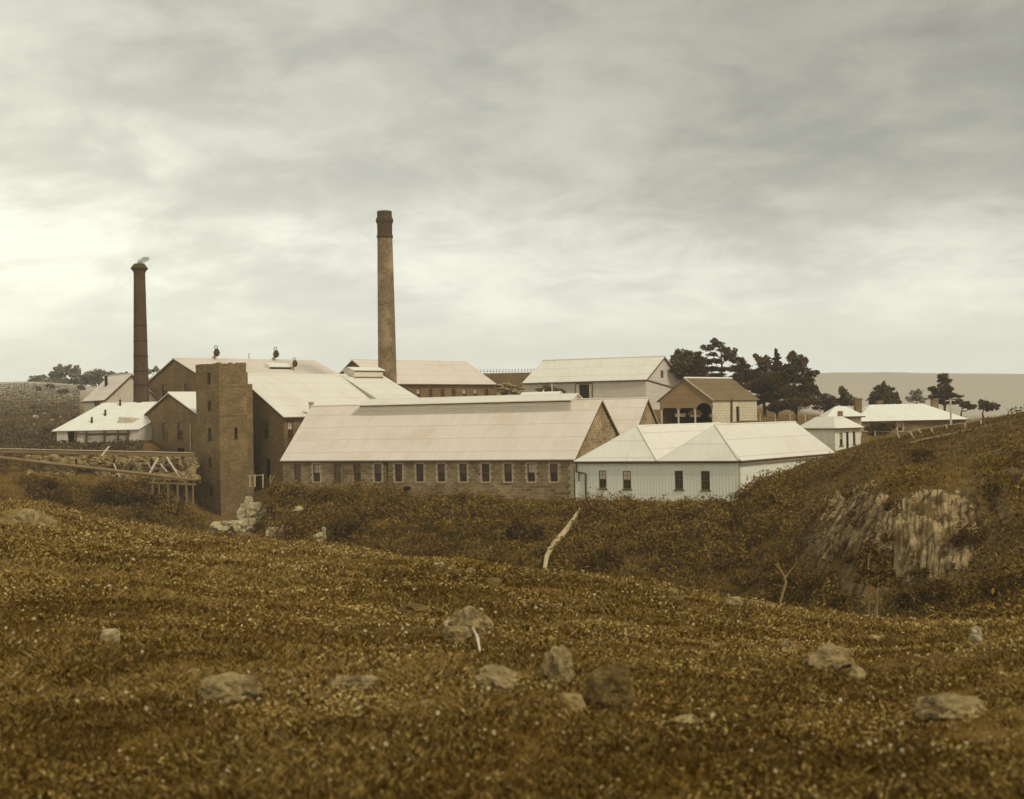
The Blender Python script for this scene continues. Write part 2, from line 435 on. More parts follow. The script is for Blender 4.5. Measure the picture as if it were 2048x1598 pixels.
# each column: depth/height knots from the camera outwards
KN = [
 (-1400, [(1.5, -1.6), (5, -1.7), (30, -2.6), Y_(60, 985, 64), (88, -12), (112, -11), Y_(60, 985, 128), Y_(60, 962, 134), Y_(60, 908, 137), (150, -2.4), (205, 0.0), (280, 5.5), (430, 17.0), (900, 10), (1600, 5)]),
 (60,   [(1.5, -1.6), (5, -1.66), (30, -2.7), Y_(60, 1010, 63), (86, -12), (112, -11), Y_(60, 1000, 128), Y_(60, 964, 134), Y_(60, 908, 137), (150, -2.4), (205, 0.0), (280, 5.5), (430, 17.4), (900, 10), (1600, 5)]),
 (300,  [(1.5, -1.55), (5, -1.62), (28, -3.0), Y_(300, 1056, 60), (82, -13), (115, -13), Y_(300, 1030, 128), Y_(300, 967, 134), Y_(300, 912, 137), (150, -2.2), (205, 0.0), (280, 4.0), (430, 13), (900, 12), (1600, 5)]),
 (400,  [(1.5, -1.5), (5, -1.6), (28, -3.2), Y_(400, 1070, 60), (82, -13.5), (112, -13.5), Y_(400, 1062, 126), (134, -11.8), (139, -8.5), (146, -7.2), (205, -1.0), (280, 3), (430, 9), (900, 14), (1600, 5)]),
 (475,  [(1.5, -1.5), (5, -1.6), (28, -3.2), Y_(475, 1083, 60), (82, -13.5), (112, -13.8), Y_(475, 1072, 122), (131, -11.9), (138, -9.6), (144, -7.2), (205, -1.0), (280, 3), (430, 9), (900, 16), (1600, 5)]),
 (560,  [(1.5, -1.5), (5, -1.6), (27, -3.3), Y_(560, 1092, 58), (80, -14), (104, -13), (114, -10.8), (121, -8.2), (128, -7.3), (150, -7.2), (205, -1.0), (280, 3), (430, 9), (900, 20), (1600, 5)]),
 (850,  [(1.5, -1.5), (5, -1.6), (26, -3.4), Y_(850, 1128, 54), (76, -14.5), (94, -13), (104, -10.6), (111, -8.8), (117, -7.9), (150, -7.2), (205, 1.0), (280, 4), (430, 9), (900, 26), (1600, 5)]),
 (1150, [(1.5, -1.5), (5, -1.6), (24, -3.5), Y_(1150, 1182, 48), (68, -15), (86, -13.6), (96, -11.2), (104, -9.3), (109.2, -8.3), (150, -7.4), (180, 1.5), (280, 4), (430, 8), (900, 28), (1600, 5)]),
 (1450, [(1.5, -1.5), (5, -1.6), (21, -3.5), Y_(1450, 1216, 42), (60, -15), (78, -13.8), (90, -11.2), (99, -9.2), (103.6, -8.3), (128, -7.6), (149, -1.3), (200, 1.0), (430, 6), (900, 32), (1600, 5)]),
 (1560, [(1.5, -1.5), (5, -1.6), (20, -3.5), Y_(1560, 1222, 40), (56, -14.5), (73, -13.0), (84, -9.8), (97, -7.2), (104, -6.4), (122, -5.0), (149, -1.3), (200, -1.0), (430, 3), (900, 31), (1600, 5)]),
 (1663, [(1.5, -1.5), (5, -1.6), (19, -3.5), Y_(1663, 1240, 38), (52, -13.5), (70, -11.2), (73.5, -7.6), (90, -5.7), Y_(1663, 911, 106), (124, -4.8), (149, -2.6), (200, -3), (430, 0), (900, 31), (1600, 5)]),
 (1750, [(1.5, -1.5), (5, -1.6), (18, -3.4), Y_(1750, 1258, 36), (48, -12.2), Y_(1750, 1180, 66.5), Y_(1750, 985, 70.5), (84, -4.0), Y_(1750, 887, 100), (124, -3.6), (165, -3.4), (200, -4), (430, -2), (900, 30), (1600, 5)]),
 (1900, [(1.5, -1.45), (5, -1.55), (17, -3.2), Y_(1900, 1282, 34), (46, -10.6), Y_(1900, 1165, 62.5), Y_(1900, 1000, 66.3), (80, -3.4), Y_(1900, 862, 95), (124, -1.9), (165, -3.2), (200, -4), (430, -2), (900, 27.5), (1600, 5)]),
 (2100, [(1.5, -1.4), (5, -1.5), (16, -2.9), Y_(2100, 1290, 32), (44, -8.6), (60, -7.6), (63, -4.2), (76, -1.9), (92, -0.4), (124, -0.6), (165, -2.5), (200, -4), (430, -2), (900, 26), (1600, 5)]),
 (3600, [(1.5, -1.4), (5, -1.4), (16, -2.4), (32, -4.5), (44, -7), (58, -6), (63, -3), (76, -0.5), (92, 1), (124, 1), (165, 0), (200, -2), (430, -2), (900, 26), (1600, 5)]),
]
KPX = np.array([k[0] for k in KN], float)
KD = np.array([[q[0] for q in k[1]] for k in KN], float)
KZ = np.array([[q[1] for q in k[1]] for k in KN], float)

_rs = np.random.RandomState(7)
_lat = _rs.rand(256, 256)
def vnoise(x, y):
    xi = np.floor(x).astype(int); yi = np.floor(y).astype(int)
    fx = x - xi; fy = y - yi
    fx = fx * fx * (3 - 2 * fx); fy = fy * fy * (3 - 2 * fy)
    a = _lat[xi & 255, yi & 255]; b = _lat[(xi + 1) & 255, yi & 255]
    c = _lat[xi & 255, (yi + 1) & 255]; d = _lat[(xi + 1) & 255, (yi + 1) & 255]
    return (a * (1 - fx) + b * fx) * (1 - fy) + (c * (1 - fx) + d * fx) * fy
def fbm(x, y, o=4):
    s = 0; a = 0.5
    for i in range(o):
        s = s + a * (vnoise(x, y) - 0.5); x = x * 2.03 + 17.1; y = y * 2.03 + 5.7; a *= 0.5
    return s
def H0(X, Y):
    Yc = np.maximum(Y, 1.5)
    px = 1024 + FPX * X / np.maximum(Y, 3.0)
    px = np.clip(px, KPX[0], KPX[-1])
    i = np.clip(np.searchsorted(KPX, px, side='right') - 1, 0, len(KPX) - 2)
    t = (px - KPX[i]) / (KPX[i + 1] - KPX[i])
    t = t * t * (3 - 2 * t) * 0.5 + t * 0.5
    out = np.zeros_like(Yc)
    D = KD[i] * (1 - t)[:, None] + KD[i + 1] * t[:, None]
    Z = KZ[i] * (1 - t)[:, None] + KZ[i + 1] * t[:, None]
    for m, wgt in ((0.965, .2), (0.985, .2), (1.0, .2), (1.015, .2), (1.035, .2)):
        q = Yc * m
        j = np.clip((D < q[:, None]).sum(1) - 1, 0, D.shape[1] - 2)
        r_ = np.arange(len(q))
        s = np.clip((q - D[r_, j]) / (D[r_, j + 1] - D[r_, j]), 0, 1)
        out += wgt * (Z[r_, j] * (1 - s) + Z[r_, j + 1] * s)
    return out
def height(X, Y):
    X = np.atleast_1d(np.asarray(X, float)); Y = np.atleast_1d(np.asarray(Y, float))
    z = H0(X, Y)
    near = np.clip((Y - 3) / 25, 0, 1)
    z = z + fbm(X * 0.16, Y * 0.16, 5) * (0.3 + 0.5 * near) * np.where(Y < 75, 1.0, 0.5)
    z = z + fbm(X * 1.1 + 40, Y * 1.1, 4) * (0.10 + 0.22 * np.clip(Y / 60, 0, 1)) * np.where(Y < 78, 1.0, 0.45)
    # fluting of the basalt cliffs on the right bank
    px = 1024 + FPX * X / np.maximum(Y, 3.0)
    cl = np.clip(1 - np.abs(Y - 66) / 8, 0, 1) * np.clip((px - 1620) / 60, 0, 1)
    z = z + cl * (np.abs(((X * 0.75 + 0.25 * np.sin(Y)) % 1.0) - 0.5) - 0.25) * 1.3
    far = np.clip((Y - 300) / 500, 0, 1)
    z = z + far * fbm(X * 0.006, Y * 0.006, 4) * 7
    return z
def gz(x, y): return float(height(x, y)[0])
def ghit(px, py, dmax=400):
    """where the ray through a pixel meets the ground"""
    r = ray(px, py); r = r / r.y
    Y = np.geomspace(3, dmax, 900)
    z = height(r.x * Y, Y)
    hit = np.nonzero(r.z * Y < z)[0]
    k = hit[0] if len(hit) else len(Y) - 1
    return Vector((r.x * Y[k], Y[k], float(z[k])))

def mesh_np(name, verts, faces_n, idx, mat, parent=None, tone=None, smooth=False):
    """fast mesh: verts (N,3), all faces with faces_n corners, idx flat"""
    off = root_loc(parent) if parent else Vector((0, 0, 0))
    verts = np.asarray(verts, np.float32) - np.array(off, np.float32)
    me = bpy.data.meshes.new(name)
    nf = len(idx) // faces_n
    me.vertices.add(len(verts)); me.vertices.foreach_set('co', verts.ravel())
    me.loops.add(len(idx)); me.loops.foreach_set('vertex_index', np.asarray(idx, np.int32))
    me.polygons.add(nf)
    me.polygons.foreach_set('loop_start', np.arange(0, nf * faces_n, faces_n, dtype=np.int32))
    me.polygons.foreach_set('loop_total', np.full(nf, faces_n, np.int32))
    if smooth: me.polygons.foreach_set('use_smooth', np.ones(nf, bool))
    me.update(calc_edges=True)
    if tone is not None:
        a = me.attributes.new('tone', 'FLOAT', 'POINT'); a.data.foreach_set('value', np.asarray(tone, np.float32))
    me.materials.append(mat)
    o = bpy.data.objects.new(name, me)
    if parent: o.parent = parent
    COL.objects.link(o)
    return o

def build_terrain():
    d = np.concatenate([np.geomspace(1.2, 40, 170), np.linspace(40.6, 150, 230), np.geomspace(151, 1600, 130)])
    u = np.concatenate([np.linspace(-1.1, -0.48, 60), np.linspace(-0.475, 0.475, 460), np.linspace(0.48, 1.1, 60)])
    D, U = np.meshgrid(d, u, indexing='ij')
    Y = D.ravel(); X = U.ravel() * np.maximum(Y, 3.0)
    Z = height(X, Y)
    n, m = D.shape
    i, j = np.meshgrid(np.arange(n - 1), np.arange(m - 1), indexing='ij')
    a = (i * m + j).ravel()
    idx = np.stack([a, a + 1, a + m + 1, a + m], 1).ravel()
    o = mesh_np('ground', np.stack([X, Y, Z], 1), 4, idx, M['ground'], smooth=True)
    tag(o, 'brown grassy hillside falling into the ravine', None, None, 'structure')
build_terrain()

# ------------------------------------------------------------------ building helpers
def clip_poly(poly, x0, x1, z0, z1):
    def cut(ps, f, g):
        out = []
        for k in range(len(ps)):
            a, b = ps[k], ps[(k + 1) % len(ps)]
            fa, fb = f(a), f(b)
            if fa >= 0: out.append(a)
            if (fa >= 0) != (fb >= 0):
                s = fa / (fa - fb); out.append((a[0] + (b[0] - a[0]) * s, a[1] + (b[1] - a[1]) * s))
        return out
    for f in (lambda q: q[0] - x0, lambda q: x1 - q[0], lambda q: q[1] - z0, lambda q: z1 - q[1]):
        poly = cut(poly, f, None)
        if len(poly) < 3: return []
    return poly
def wall(mb, p0, p1, outline, holes=(), depth=0.22):
    """vertical wall p0->p1 (outside on the right hand), outline convex in (s,z), rectangular holes with reveals"""
    p0 = V2(p0); p1 = V2(p1); d = (p1 - p0).normalized()
    inn = Vector((-d.y, d.x, 0)) * depth
    P = lambda s, z: Vector((p0.x + d.x * s, p0.y + d.y * s, z))
    xs = sorted(set([min(q[0] for q in outline), max(q[0] for q in outline)] + [h[0] for h in holes] + [h[1] for h in holes]))
    zs = sorted(set([min(q[1] for q in outline), max(q[1] for q in outline)] + [h[2] for h in holes] + [h[3] for h in holes]))
    for a, b in zip(xs, xs[1:]):
        for c, e in zip(zs, zs[1:]):
            mx, mz = (a + b) / 2, (c + e) / 2
            if any(h[0] < mx < h[1] and h[2] < mz < h[3] for h in holes): continue
            q = clip_poly(list(outline), a, b, c, e)
            if len(q) >= 3: mb.face([P(*k) for k in q])
    for h in holes:
        c = [P(h[0], h[2]), P(h[1], h[2]), P(h[1], h[3]), P(h[0], h[3])]
        for k in range(4):
            a, b = c[k], c[(k + 1) % 4]
            mb.face([b, a, a + inn, b + inn])
def wl(p0, p1): return (V2(p1) - V2(p0)).length
def px_hole(p0, p1, cx, w, yt, yb):
    """opening on a wall from its pixel centre, width, top and bottom"""
    s0, _ = on_wall(p0, p1, cx - w / 2, yt); s1, _ = on_wall(p0, p1, cx + w / 2, yt)
    _, z1 = on_wall(p0, p1, cx, yt); _, z0 = on_wall(p0, p1, cx, yb)
    return (min(s0, s1), max(s0, s1), z0, z1)

def window(root, p0, p1, h, style='sash', rec=0.12, sill=True, quoins=False, rng=random, label=None):
    p0 = V2(p0); p1 = V2(p1); d = (p1 - p0).normalized()
    n = Vector((d.y, -d.x, 0)); D3 = Vector((d.x, d.y, 0)); Z = Vector((0, 0, 1))
    P = lambda s, z, o: Vector((p0.x + d.x * s, p0.y + d.y * s, z)) + n * o
    s0, s1, z0, z1 = h
    fw = 0.07
    f = MB()
    W, Hh = s1 - s0, z1 - z0
    f.box(P(s0, z0, -rec - 0.06), D3 * fw, n * 0.08, Z * Hh)
    f.box(P(s1 - fw, z0, -rec - 0.06), D3 * fw, n * 0.08, Z * Hh)
    f.box(P(s0 + fw, z1 - fw, -rec - 0.06), D3 * (W - 2 * fw), n * 0.078, Z * fw)
    f.box(P(s0 + fw, z0, -rec - 0.06), D3 * (W - 2 * fw), n * 0.078, Z * fw)
    zm = z0 + Hh * (0.5 + rng.uniform(-.02, .02))
    if style != 'open':
        f.box(P(s0 + fw, zm - 0.03, -rec - 0.05), D3 * (W - 2 * fw), n * 0.06, Z * 0.06)
        for k in ((1, 2) if W > 0.8 else (1,)):
            x = s0 + W * k / (3 if W > 0.8 else 2)
            f.box(P(x - 0.015, z0 + fw, -rec - 0.045), D3 * 0.03, n * 0.04, Z * (Hh - 2 * fw))
        for k in (0.25, 0.75):
            f.box(P(s0 + fw, z0 + Hh * k - 0.015, -rec - 0.045), D3 * (W - 2 * fw), n * 0.038, Z * 0.03)
    w_ = f.build('window', M['sash'], root)
    if label: w_['label'] = label
    up = {'sash': 'glassp', 'pale': 'glassw', 'dark': 'glass', 'open': 'dark', 'mid': 'glassp'}[style]
    lo = {'sash': 'glass', 'pale': 'glass', 'dark': 'glass', 'open': 'dark', 'mid': 'glassp'}[style]
    a = MB(); a.face([P(s0, zm, -rec - 0.03), P(s1, zm, -rec - 0.03), P(s1, z1, -rec - 0.03), P(s0, z1, -rec - 0.03)])
    a.build('pane', M[up], w_)
    a = MB(); a.face([P(s0, z0, -rec - 0.04), P(s1, z0, -rec - 0.04), P(s1, zm, -rec - 0.04), P(s0, zm, -rec - 0.04)])
    a.build('pane', M[lo], w_)
    if sill:
        a = MB(); a.box(P(s0 - 0.1, z0 - 0.12, -rec), D3 * (W + 0.2), n * (rec + 0.08), Z * 0.118)
        a.build('sill', M['quoin'] if quoins else M['sash'], w_)
    if quoins:
        a = MB(); z = z0; k = 0
        while z < z1 - 0.05:
            hh = min(0.3, z1 - z); ww = 0.30 if k % 2 else 0.17
            a.box(P(s0 - ww, z, -0.02), D3 * ww, n * 0.035, Z * (hh - 0.015))
            a.box(P(s1, z, -0.02), D3 * ww, n * 0.035, Z * (hh - 0.015))
            z += 0.3; k += 1
        a.box(P(s0 - 0.17, z1 + 0.003, -0.02), D3 * (W + 0.34), n * 0.033, Z * 0.2)
        a.build('surround', M['quoin'], w_)
    return w_

def slab(mb, poly, th=0.1):
    poly = [Vector(p) for p in poly]
    n = (poly[1] - poly[0]).cross(poly[2] - poly[0]).normalized()
    if n.z < 0: poly.reverse(); n = -n
    mb.prism(poly, -n * th)

def gable_house(name, label, cat, FL, FR, BR, BL, z0, ze, zr, wm, rm, holes=None, oh=0.35, org=0.3, group=None, ridge_cap=True, no_walls=(), barge=True):
    """gabled building; the ridge runs midway between front (FL-FR) and back (BL-BR)"""
    FL, FR, BR, BL = map(V2, (FL, FR, BR, BL))
    holes = holes or {}
    root = thing(name, label, cat, (FL.x, FL.y, z0), group)
    RL, RR = (FL + BL) / 2, (FR + BR) / 2
    mb = MB()
    sides = {'front': (FL, FR, 0), 'right': (FR, BR, 1), 'back': (BR, BL, 0), 'left': (BL, FL, 1)}
    for k, (a, b, g) in sides.items():
        if k in no_walls: continue
        L = wl(a, b)
        out = [(0, z0 - 1.2), (L, z0 - 1.2), (L, ze), (L / 2, zr), (0, ze)] if g else [(0, z0 - 1.2), (L, z0 - 1.2), (L, ze), (0, ze)]
        wall(mb, a, b, out, holes.get(k, ()))
    wobj = mb.build('wall', M[wm], root)
    rf = MB()
    ux = (RR - RL).normalized()
    for (A, B) in ((FL, FR), (BR, BL)):
        r0, r1 = (RL, RR) if A is FL else (RR, RL)
        eA, eB = A, B
        dA = (eA - r0); dB = (eB - r1)
        f = 1 + oh / dA.length
        a = r0 + dA * f; b = r1 + dB * f
        za = zr + (ze - zr) * f
        uu = ux if A is FL else -ux
        pts = [(a.x - uu.x * org, a.y - uu.y * org, za + .13), (b.x + uu.x * org, b.y + uu.y * org, za + .13),
               (r1.x + uu.x * org, r1.y + uu.y * org, zr + .13), (r0.x - uu.x * org, r0.y - uu.y * org, zr + .13)]
        slab(rf, pts, 0.1)
    robj = rf.build('roof', M[rm], root)
    if ridge_cap:
        rc = MB(); a = RL - ux * (org + .02); b = RR + ux * (org + .02)
        rc.tube([(a.x, a.y, zr + .14), (b.x, b.y, zr + .14)], 0.11, 8)
        rc.build('ridge_cap', M[rm], robj)
    g = MB()
    f = 1 + (oh + .05) / (FL - RL).length
    a = RL + (FL - RL) * f; b = RR + (FR - RR) * f; za = zr + (ze - zr) * f
    g.tube([(a.x - ux.x * org, a.y - ux.y * org, za + .0), (b.x + ux.x * org, b.y + ux.y * org, za + .0)], 0.085, 6)
    g.build('gutter', M['gutter'], root)
    for (r_, e1, e2, sg) in ((RL, FL, BL, -1), (RR, FR, BR, 1)):
        for e in (e1, e2):
            q = r_ + (e - r_) * (1 + oh / (e - r_).length)
            zz = zr + (ze - zr) * (1 + oh / (e - r_).length)
            o_ = ux * sg * (org - .05)
            if not barge: continue
            bb = MB(); bb.beam((r_.x + o_.x, r_.y + o_.y, zr - .12), (q.x + o_.x, q.y + o_.y, zz - .12), 0.06, 0.22)
            bb.build('barge_board', M['trim'], root)
    return root, wobj, robj

rng = random.Random(3)
def P3(v, z): return Vector((v.x, v.y, z))

# ================================================================== THE MILL
# --- the long weaving shed with thirteen windows
Lax = ang(113)                                   # left -> right along the front
q = at(1147, 916, 112); L_FR = V2(q)
L_FL = L_FR - Lax * along(L_FR, -Lax, 564)
Lw = 17.2
L_BR = L_FR + ang(23) * Lw
L_BL = L_FL + ang(13) * Lw * 1.0
ZE, ZR = -4.11, 1.62
wx = [595, 633, 674, 714, 755.5, 797, 839.5, 882.5, 926, 971, 1016, 1062, 1107.5]
ops = [px_hole(L_FL, L_FR, x, 13.2 + (x - 595) * 0.0035, 928.5 - i * 0.1, 963.5) for i, x in enumerate(wx)]
low_hole = px_hole(L_FL, L_FR, 714, 12, 968, 984)
L_root, _, L_roof = gable_house('weaving_shed', 'long low stone mill with thirteen sash windows and a raised roof monitor', 'mill building',
    L_FL, L_FR, L_BR, L_BL, -8.0, ZE, ZR, 'stone', 'roof', {'front': ops + [low_hole]}, 0.3, 0.22)
sty = ['mid', 'pale', 'mid', 'sash', 'sash', 'dark', 'dark', 'sash', 'sash', 'dark', 'sash', 'pale', 'sash']
for i, h in enumerate(ops):
    window(L_root, L_FL, L_FR, h, sty[i], quoins=i > 3 or i == 1, rng=rng)
a = MB(); dd = Lax
s0, s1, z0_, z1_ = low_hole
def wallquad(p0, p1, h, o, mb):
    p0 = V2(p0); d = (V2(p1) - p0).normalized(); n = Vector((d.y, -d.x))
    f = lambda s, z: Vector((p0.x + d.x * s + n.x * o, p0.y + d.y * s + n.y * o, z))
    mb.face([f(h[0], h[2]), f(h[1], h[2]), f(h[1], h[3]), f(h[0], h[3])])
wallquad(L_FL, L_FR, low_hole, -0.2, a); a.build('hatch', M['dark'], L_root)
# downpipe and plinth vents
def on3(p0, p1, px, py, out=0.08):
    s, z = on_wall(p0, p1, px, py); p0 = V2(p0); d = (V2(p1) - p0).normalized()
    return Vector((p0.x + d.x * s + d.y * out, p0.y + d.y * s - d.x * out, z))
a = MB(); a.tube([on3(L_FL, L_FR, 774, 921), on3(L_FL, L_FR, 776, 990)], 0.07, 6); a.build('downpipe', M['gutter'], L_root)
a = MB(); p = on3(L_FL, L_FR, 808, 973, 0.02); a.box(p, P3(Lax, 0) * 0.75, P3(ang(203), 0) * 0.06, (0, 0, -0.45)); a.build('vent', M['dark'], L_root)
a = MB()
for zz in np.arange(-8.6, ZE - 0.3, 0.34):
    for k in range(1):
        ww = 0.55 if int((zz + 20) / 0.34) % 2 else 0.34
        a.box(P3(L_FR - Lax * ww, zz) + P3(ang(203), 0) * 0.03, P3(Lax, 0) * ww, P3(ang(23), 0) * 0.03, (0, 0, 0.32))
a.build('corner_quoins', M['quoin'], L_root)
# roof monitor
RLl, RRr = (L_FL + L_BL) / 2, (L_FR + L_BR) / 2
rdir = (RRr - RLl).normalized(); rperp = Vector((-rdir.y, rdir.x))
ta = along(RLl, rdir, 736); tb = along(RLl, rdir, 1153)
mw = 1.75
mroot = L_roof
def monitor(A, B, mw, zb, zt, zp, parent, wallm='boardw', roofm='roofb'):
    dx = (B - A).normalized(); pv = Vector((-dx.y, dx.x))
    a = MB()
    wall(a, A - pv * mw, B - pv * mw, [(0, zb), (wl(A, B), zb), (wl(A, B), zt), (0, zt)])
    wall(a, B + pv * mw, A + pv * mw, [(0, zb), (wl(A, B), zb), (wl(A, B), zt), (0, zt)])
    wall(a, B - pv * mw, B + pv * mw, [(0, zb), (2 * mw, zb), (2 * mw, zt), (mw, zp), (0, zt)])
    wall(a, A + pv * mw, A - pv * mw, [(0, zb), (2 * mw, zb), (2 * mw, zt), (mw, zp), (0, zt)])
    o = a.build('monitor', M[wallm], parent)
    r_ = MB(); e = 0.25
    for sg in (-1, 1):
        pA, pB = A - dx * e, B + dx * e
        q = pv * sg * (mw + e); zz = zt - (zp - zt) * e / mw
        slab(r_, [P3(pA, zp + .08), P3(pB, zp + .08), P3(pB + q, zz + .08), P3(pA + q, zz + .08)], 0.08)
    r_.build('monitor_roof', M[roofm], o)
    b = MB(); b.beam(P3(A - pv * (mw + .04), zt - .12), P3(B - pv * (mw + .04), zt - .12), 0.08, 0.14)
    b.beam(P3(A - pv * (mw + .03), zb + .28), P3(B - pv * (mw + .03), zb + .28), 0.1, 0.1)
    b.build('monitor_trim', M['trim'], o)
    return o
A = RLl + rdir * ta; B = RLl + rdir * tb
monitor(A, B, mw, 0.2, 1.72, 2.35, L_roof)

# --- the second gable right behind it
G_FL = L_FR + ang(23) * 17.3 - Lax * 16.0
G_FR = L_FR + ang(23) * 17.3
G_BR = G_FR + ang(23) * 16.6; G_BL = G_FL + ang(23) * 16.6
g_root, _, g_roof = gable_house('rear_gabled_shed', 'matching gabled shed whose roof shows just behind the long stone mill', 'mill building',
    G_FL, G_FR, G_BR, G_BL, -8.0, ZE, 1.85, 'stone', 'roof', {}, 0.2, 0.22)
RLg, RRg = (G_FL + G_BL) / 2, (G_FR + G_BR) / 2
A = RLg + (RRg - RLg).normalized() * 0.3
tb2 = along(RLg, (RRg - RLg).normalized(), 1035)
RL2 = RLg - Lax * 2
monitor(RLg - Lax * 0 + Lax * (along(RLg, Lax, 915) if along(RLg, Lax, 915) > 0 else 0.4), RLg + Lax * max(along(RLg, Lax, 1030), 5), 1.7, 0.9, 2.3, 3.0, g_roof, 'boardw', 'roofw')

# --- main mill block beside the tower
d50, d40 = ang(50), ang(-40)
M_FL = V2(at(568, 832, 135))
hw = along(M_FL, d40, 476)
Mlen = along(M_FL + d40 * hw, d50, 762)
M_BL = M_FL + d40 * hw * 2; M_FR = M_FL + d50 * Mlen; M_BR = M_BL + d50 * Mlen
mze, mzr = 0.62, zat(476, 750, (M_FL + d40 * hw).y)
mh_f = [px_hole(M_FL, M_FR, 580.5, 10, 842, 876)]
mh_l = [px_hole(M_BL, M_FL, 531.5, 12, 843, 877), px_hole(M_BL, M_FL, 535.5, 9.5, 918, 955)]
m_root, m_wall, m_roof = gable_house('stone_mill', 'tall stone mill block right of the square tower with pale iron roof', 'mill building',
    M_FL, M_FR, M_BR, M_BL, -7.4, mze, mzr, 'brick', 'roofb', {'front': mh_f, 'left': mh_l}, 0.3, 0.2)
window(m_root, M_FL, M_FR, mh_f[0], 'pale', rng=rng)
window(m_root, M_BL, M_FL, mh_l[0], 'sash', rng=rng)
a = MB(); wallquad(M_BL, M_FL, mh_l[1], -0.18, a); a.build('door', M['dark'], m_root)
p = on3(M_FL, M_FR, 619.5, 812, 0.35)
a = MB(); a.lathe((p.x, p.y, 0), [(0.26, 0.9), (0.25, 2.1), (0.36, 2.15), (0.36, 2.3), (0.0, 2.4)], 12); a.build('flue', M['metalp'], m_root)

# --- wing with lower pitched brighter roof carrying on from the same ridge
ridge0 = (M_FL + M_BL) / 2
t1 = along(ridge0, d50, 684); t2 = along(ridge0, d50, 764)
fwd = -d40
W_RL = ridge0 + d50 * t1; W_RR = ridge0 + d50 * t2
hw2 = 13.2
wroot, _, wroof = gable_house('dye_house', 'broad mill wing with bright low roof in front of the tall chimney', 'mill building',
    W_RL + fwd * hw2, W_RR + fwd * hw2, W_RR - fwd * hw2, W_RL - fwd * hw2, -7.4, mzr + .04 - 0.385 * hw2, mzr + .04, 'boardw', 'roofb', {}, 0.3, 0.2, barge=False)
ta = along(W_RL, d50, 700); tb = along(W_RL, d50, 757)
monitor(W_RL + d50 * ta, W_RL + d50 * tb, 1.3, mzr - 0.5, mzr + 0.75, mzr + 1.15, wroof, 'boardw', 'roofw')

# --- square tower
T_N = V2(at(440, 900, 134))
bR = along(T_N, d50, 494); aL = along(T_N, d40, 393)
T_L = T_N + d40 * aL; T_R = T_N + d50 * bR; T_B = T_L + d50 * bR
tz0, tz1 = -12.2, zat(440, 726, 134)
t_root = thing('square_tower', 'tall square stone tower with slit windows on the ravine edge', 'tower', (T_N.x, T_N.y, tz0))
slL = [px_hole(T_L, T_N, 417.5 + i * 0.8, 6, y0, y1) for i, (y0, y1) in enumerate([(745, 768), (801, 823), (856, 882), (914, 936), (970, 993), (1034, 1052)])]
slR = [px_hole(T_N, T_R, 472, 6, 855, 879)]
a = MB()
for p0, p1, hs in ((T_L, T_N, slL), (T_N, T_R, slR), (T_R, T_B, []), (T_B, T_L, [])):
    wall(a, p0, p1, [(0, tz0 - 2), (wl(p0, p1), tz0 - 2), (wl(p0, p1), tz1 - 0.3), (0, tz1 - 0.3)], hs, 0.4)
a.build('wall', M['tower'], t_root)
a = MB()
rr = random.Random(5)
for p0, p1 in ((T_L, T_N), (T_N, T_R), (T_R, T_B), (T_B, T_L)):     # ragged coping stones
    d = (p1 - p0).normalized(); nn_ = Vector((d.y, -d.x)); L = wl(p0, p1); s = 0
    while s < L - 0.05:
        ww = min(rr.uniform(0.4, 0.8), L - s)
        a.box(P3(p0 + d * s + nn_ * 0.03, tz1 - 0.297), P3(d, 0) * (ww - 0.01), P3(-nn_, 0) * 0.42, (0, 0, 0.24 + rr.uniform(0, 0.16)))
        s += ww
a.build('coping', M['tower'], t_root)
a = MB(); a.face([P3(T_L, tz1 - .32), P3(T_N, tz1 - .32), P3(T_R, tz1 - .32), P3(T_B, tz1 - .32)]); a.build('flat_roof', M['trim'], t_root)
for h in slL:
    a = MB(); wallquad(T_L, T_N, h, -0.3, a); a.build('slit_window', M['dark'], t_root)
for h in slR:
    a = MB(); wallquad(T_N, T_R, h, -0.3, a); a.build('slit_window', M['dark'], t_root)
for yy in (773, 832):
    z = zat(440, yy, 134)
    a = MB()
    a.box(P3(T_L - d40 * -0.05 + ang(230) * 0.05, z), P3(T_N - T_L, 0) + P3(-d40, 0) * 0.05, P3(d50, 0) * 0.1, (0, 0, 0.14))
    a.box(P3(T_N + ang(140) * 0.05, z - 0.002), P3(T_R - T_N, 0), P3(d40, 0) * 0.1, (0, 0, 0.14))
    a.build('string_course', M['tower'], t_root)
a = MB()                                                          # stair turret stepping down behind
for k, (dz, L) in enumerate(((1.0, 0.55), (2.4, 1.15))):
    a.box(P3(T_R + d40 * (0.7 + k * .02), tz0), P3(d50, 0) * L, P3(d40, 0) * (2.6 - k * 0.04), (0, 0, tz1 - dz - tz0))
a.build('turret', M['tower'], t_root)

# --- small brick gable left of the tower
N_R = V2(at(410, 900, 141))
nwid = along(N_R, d40, 277)
N_L = N_R + d40 * nwid
nze = zat(277, 842, N_L.y); nzr = zat(345, 787, (N_L + N_R).y / 2)
nh = [px_hole(N_L, N_R, 299, 10.5, 846, 880), px_hole(N_L, N_R, 330, 11, 846, 880), px_hole(N_L, N_R, 360, 11, 845, 880), px_hole(N_L, N_R, 361, 14, 896, 910)]
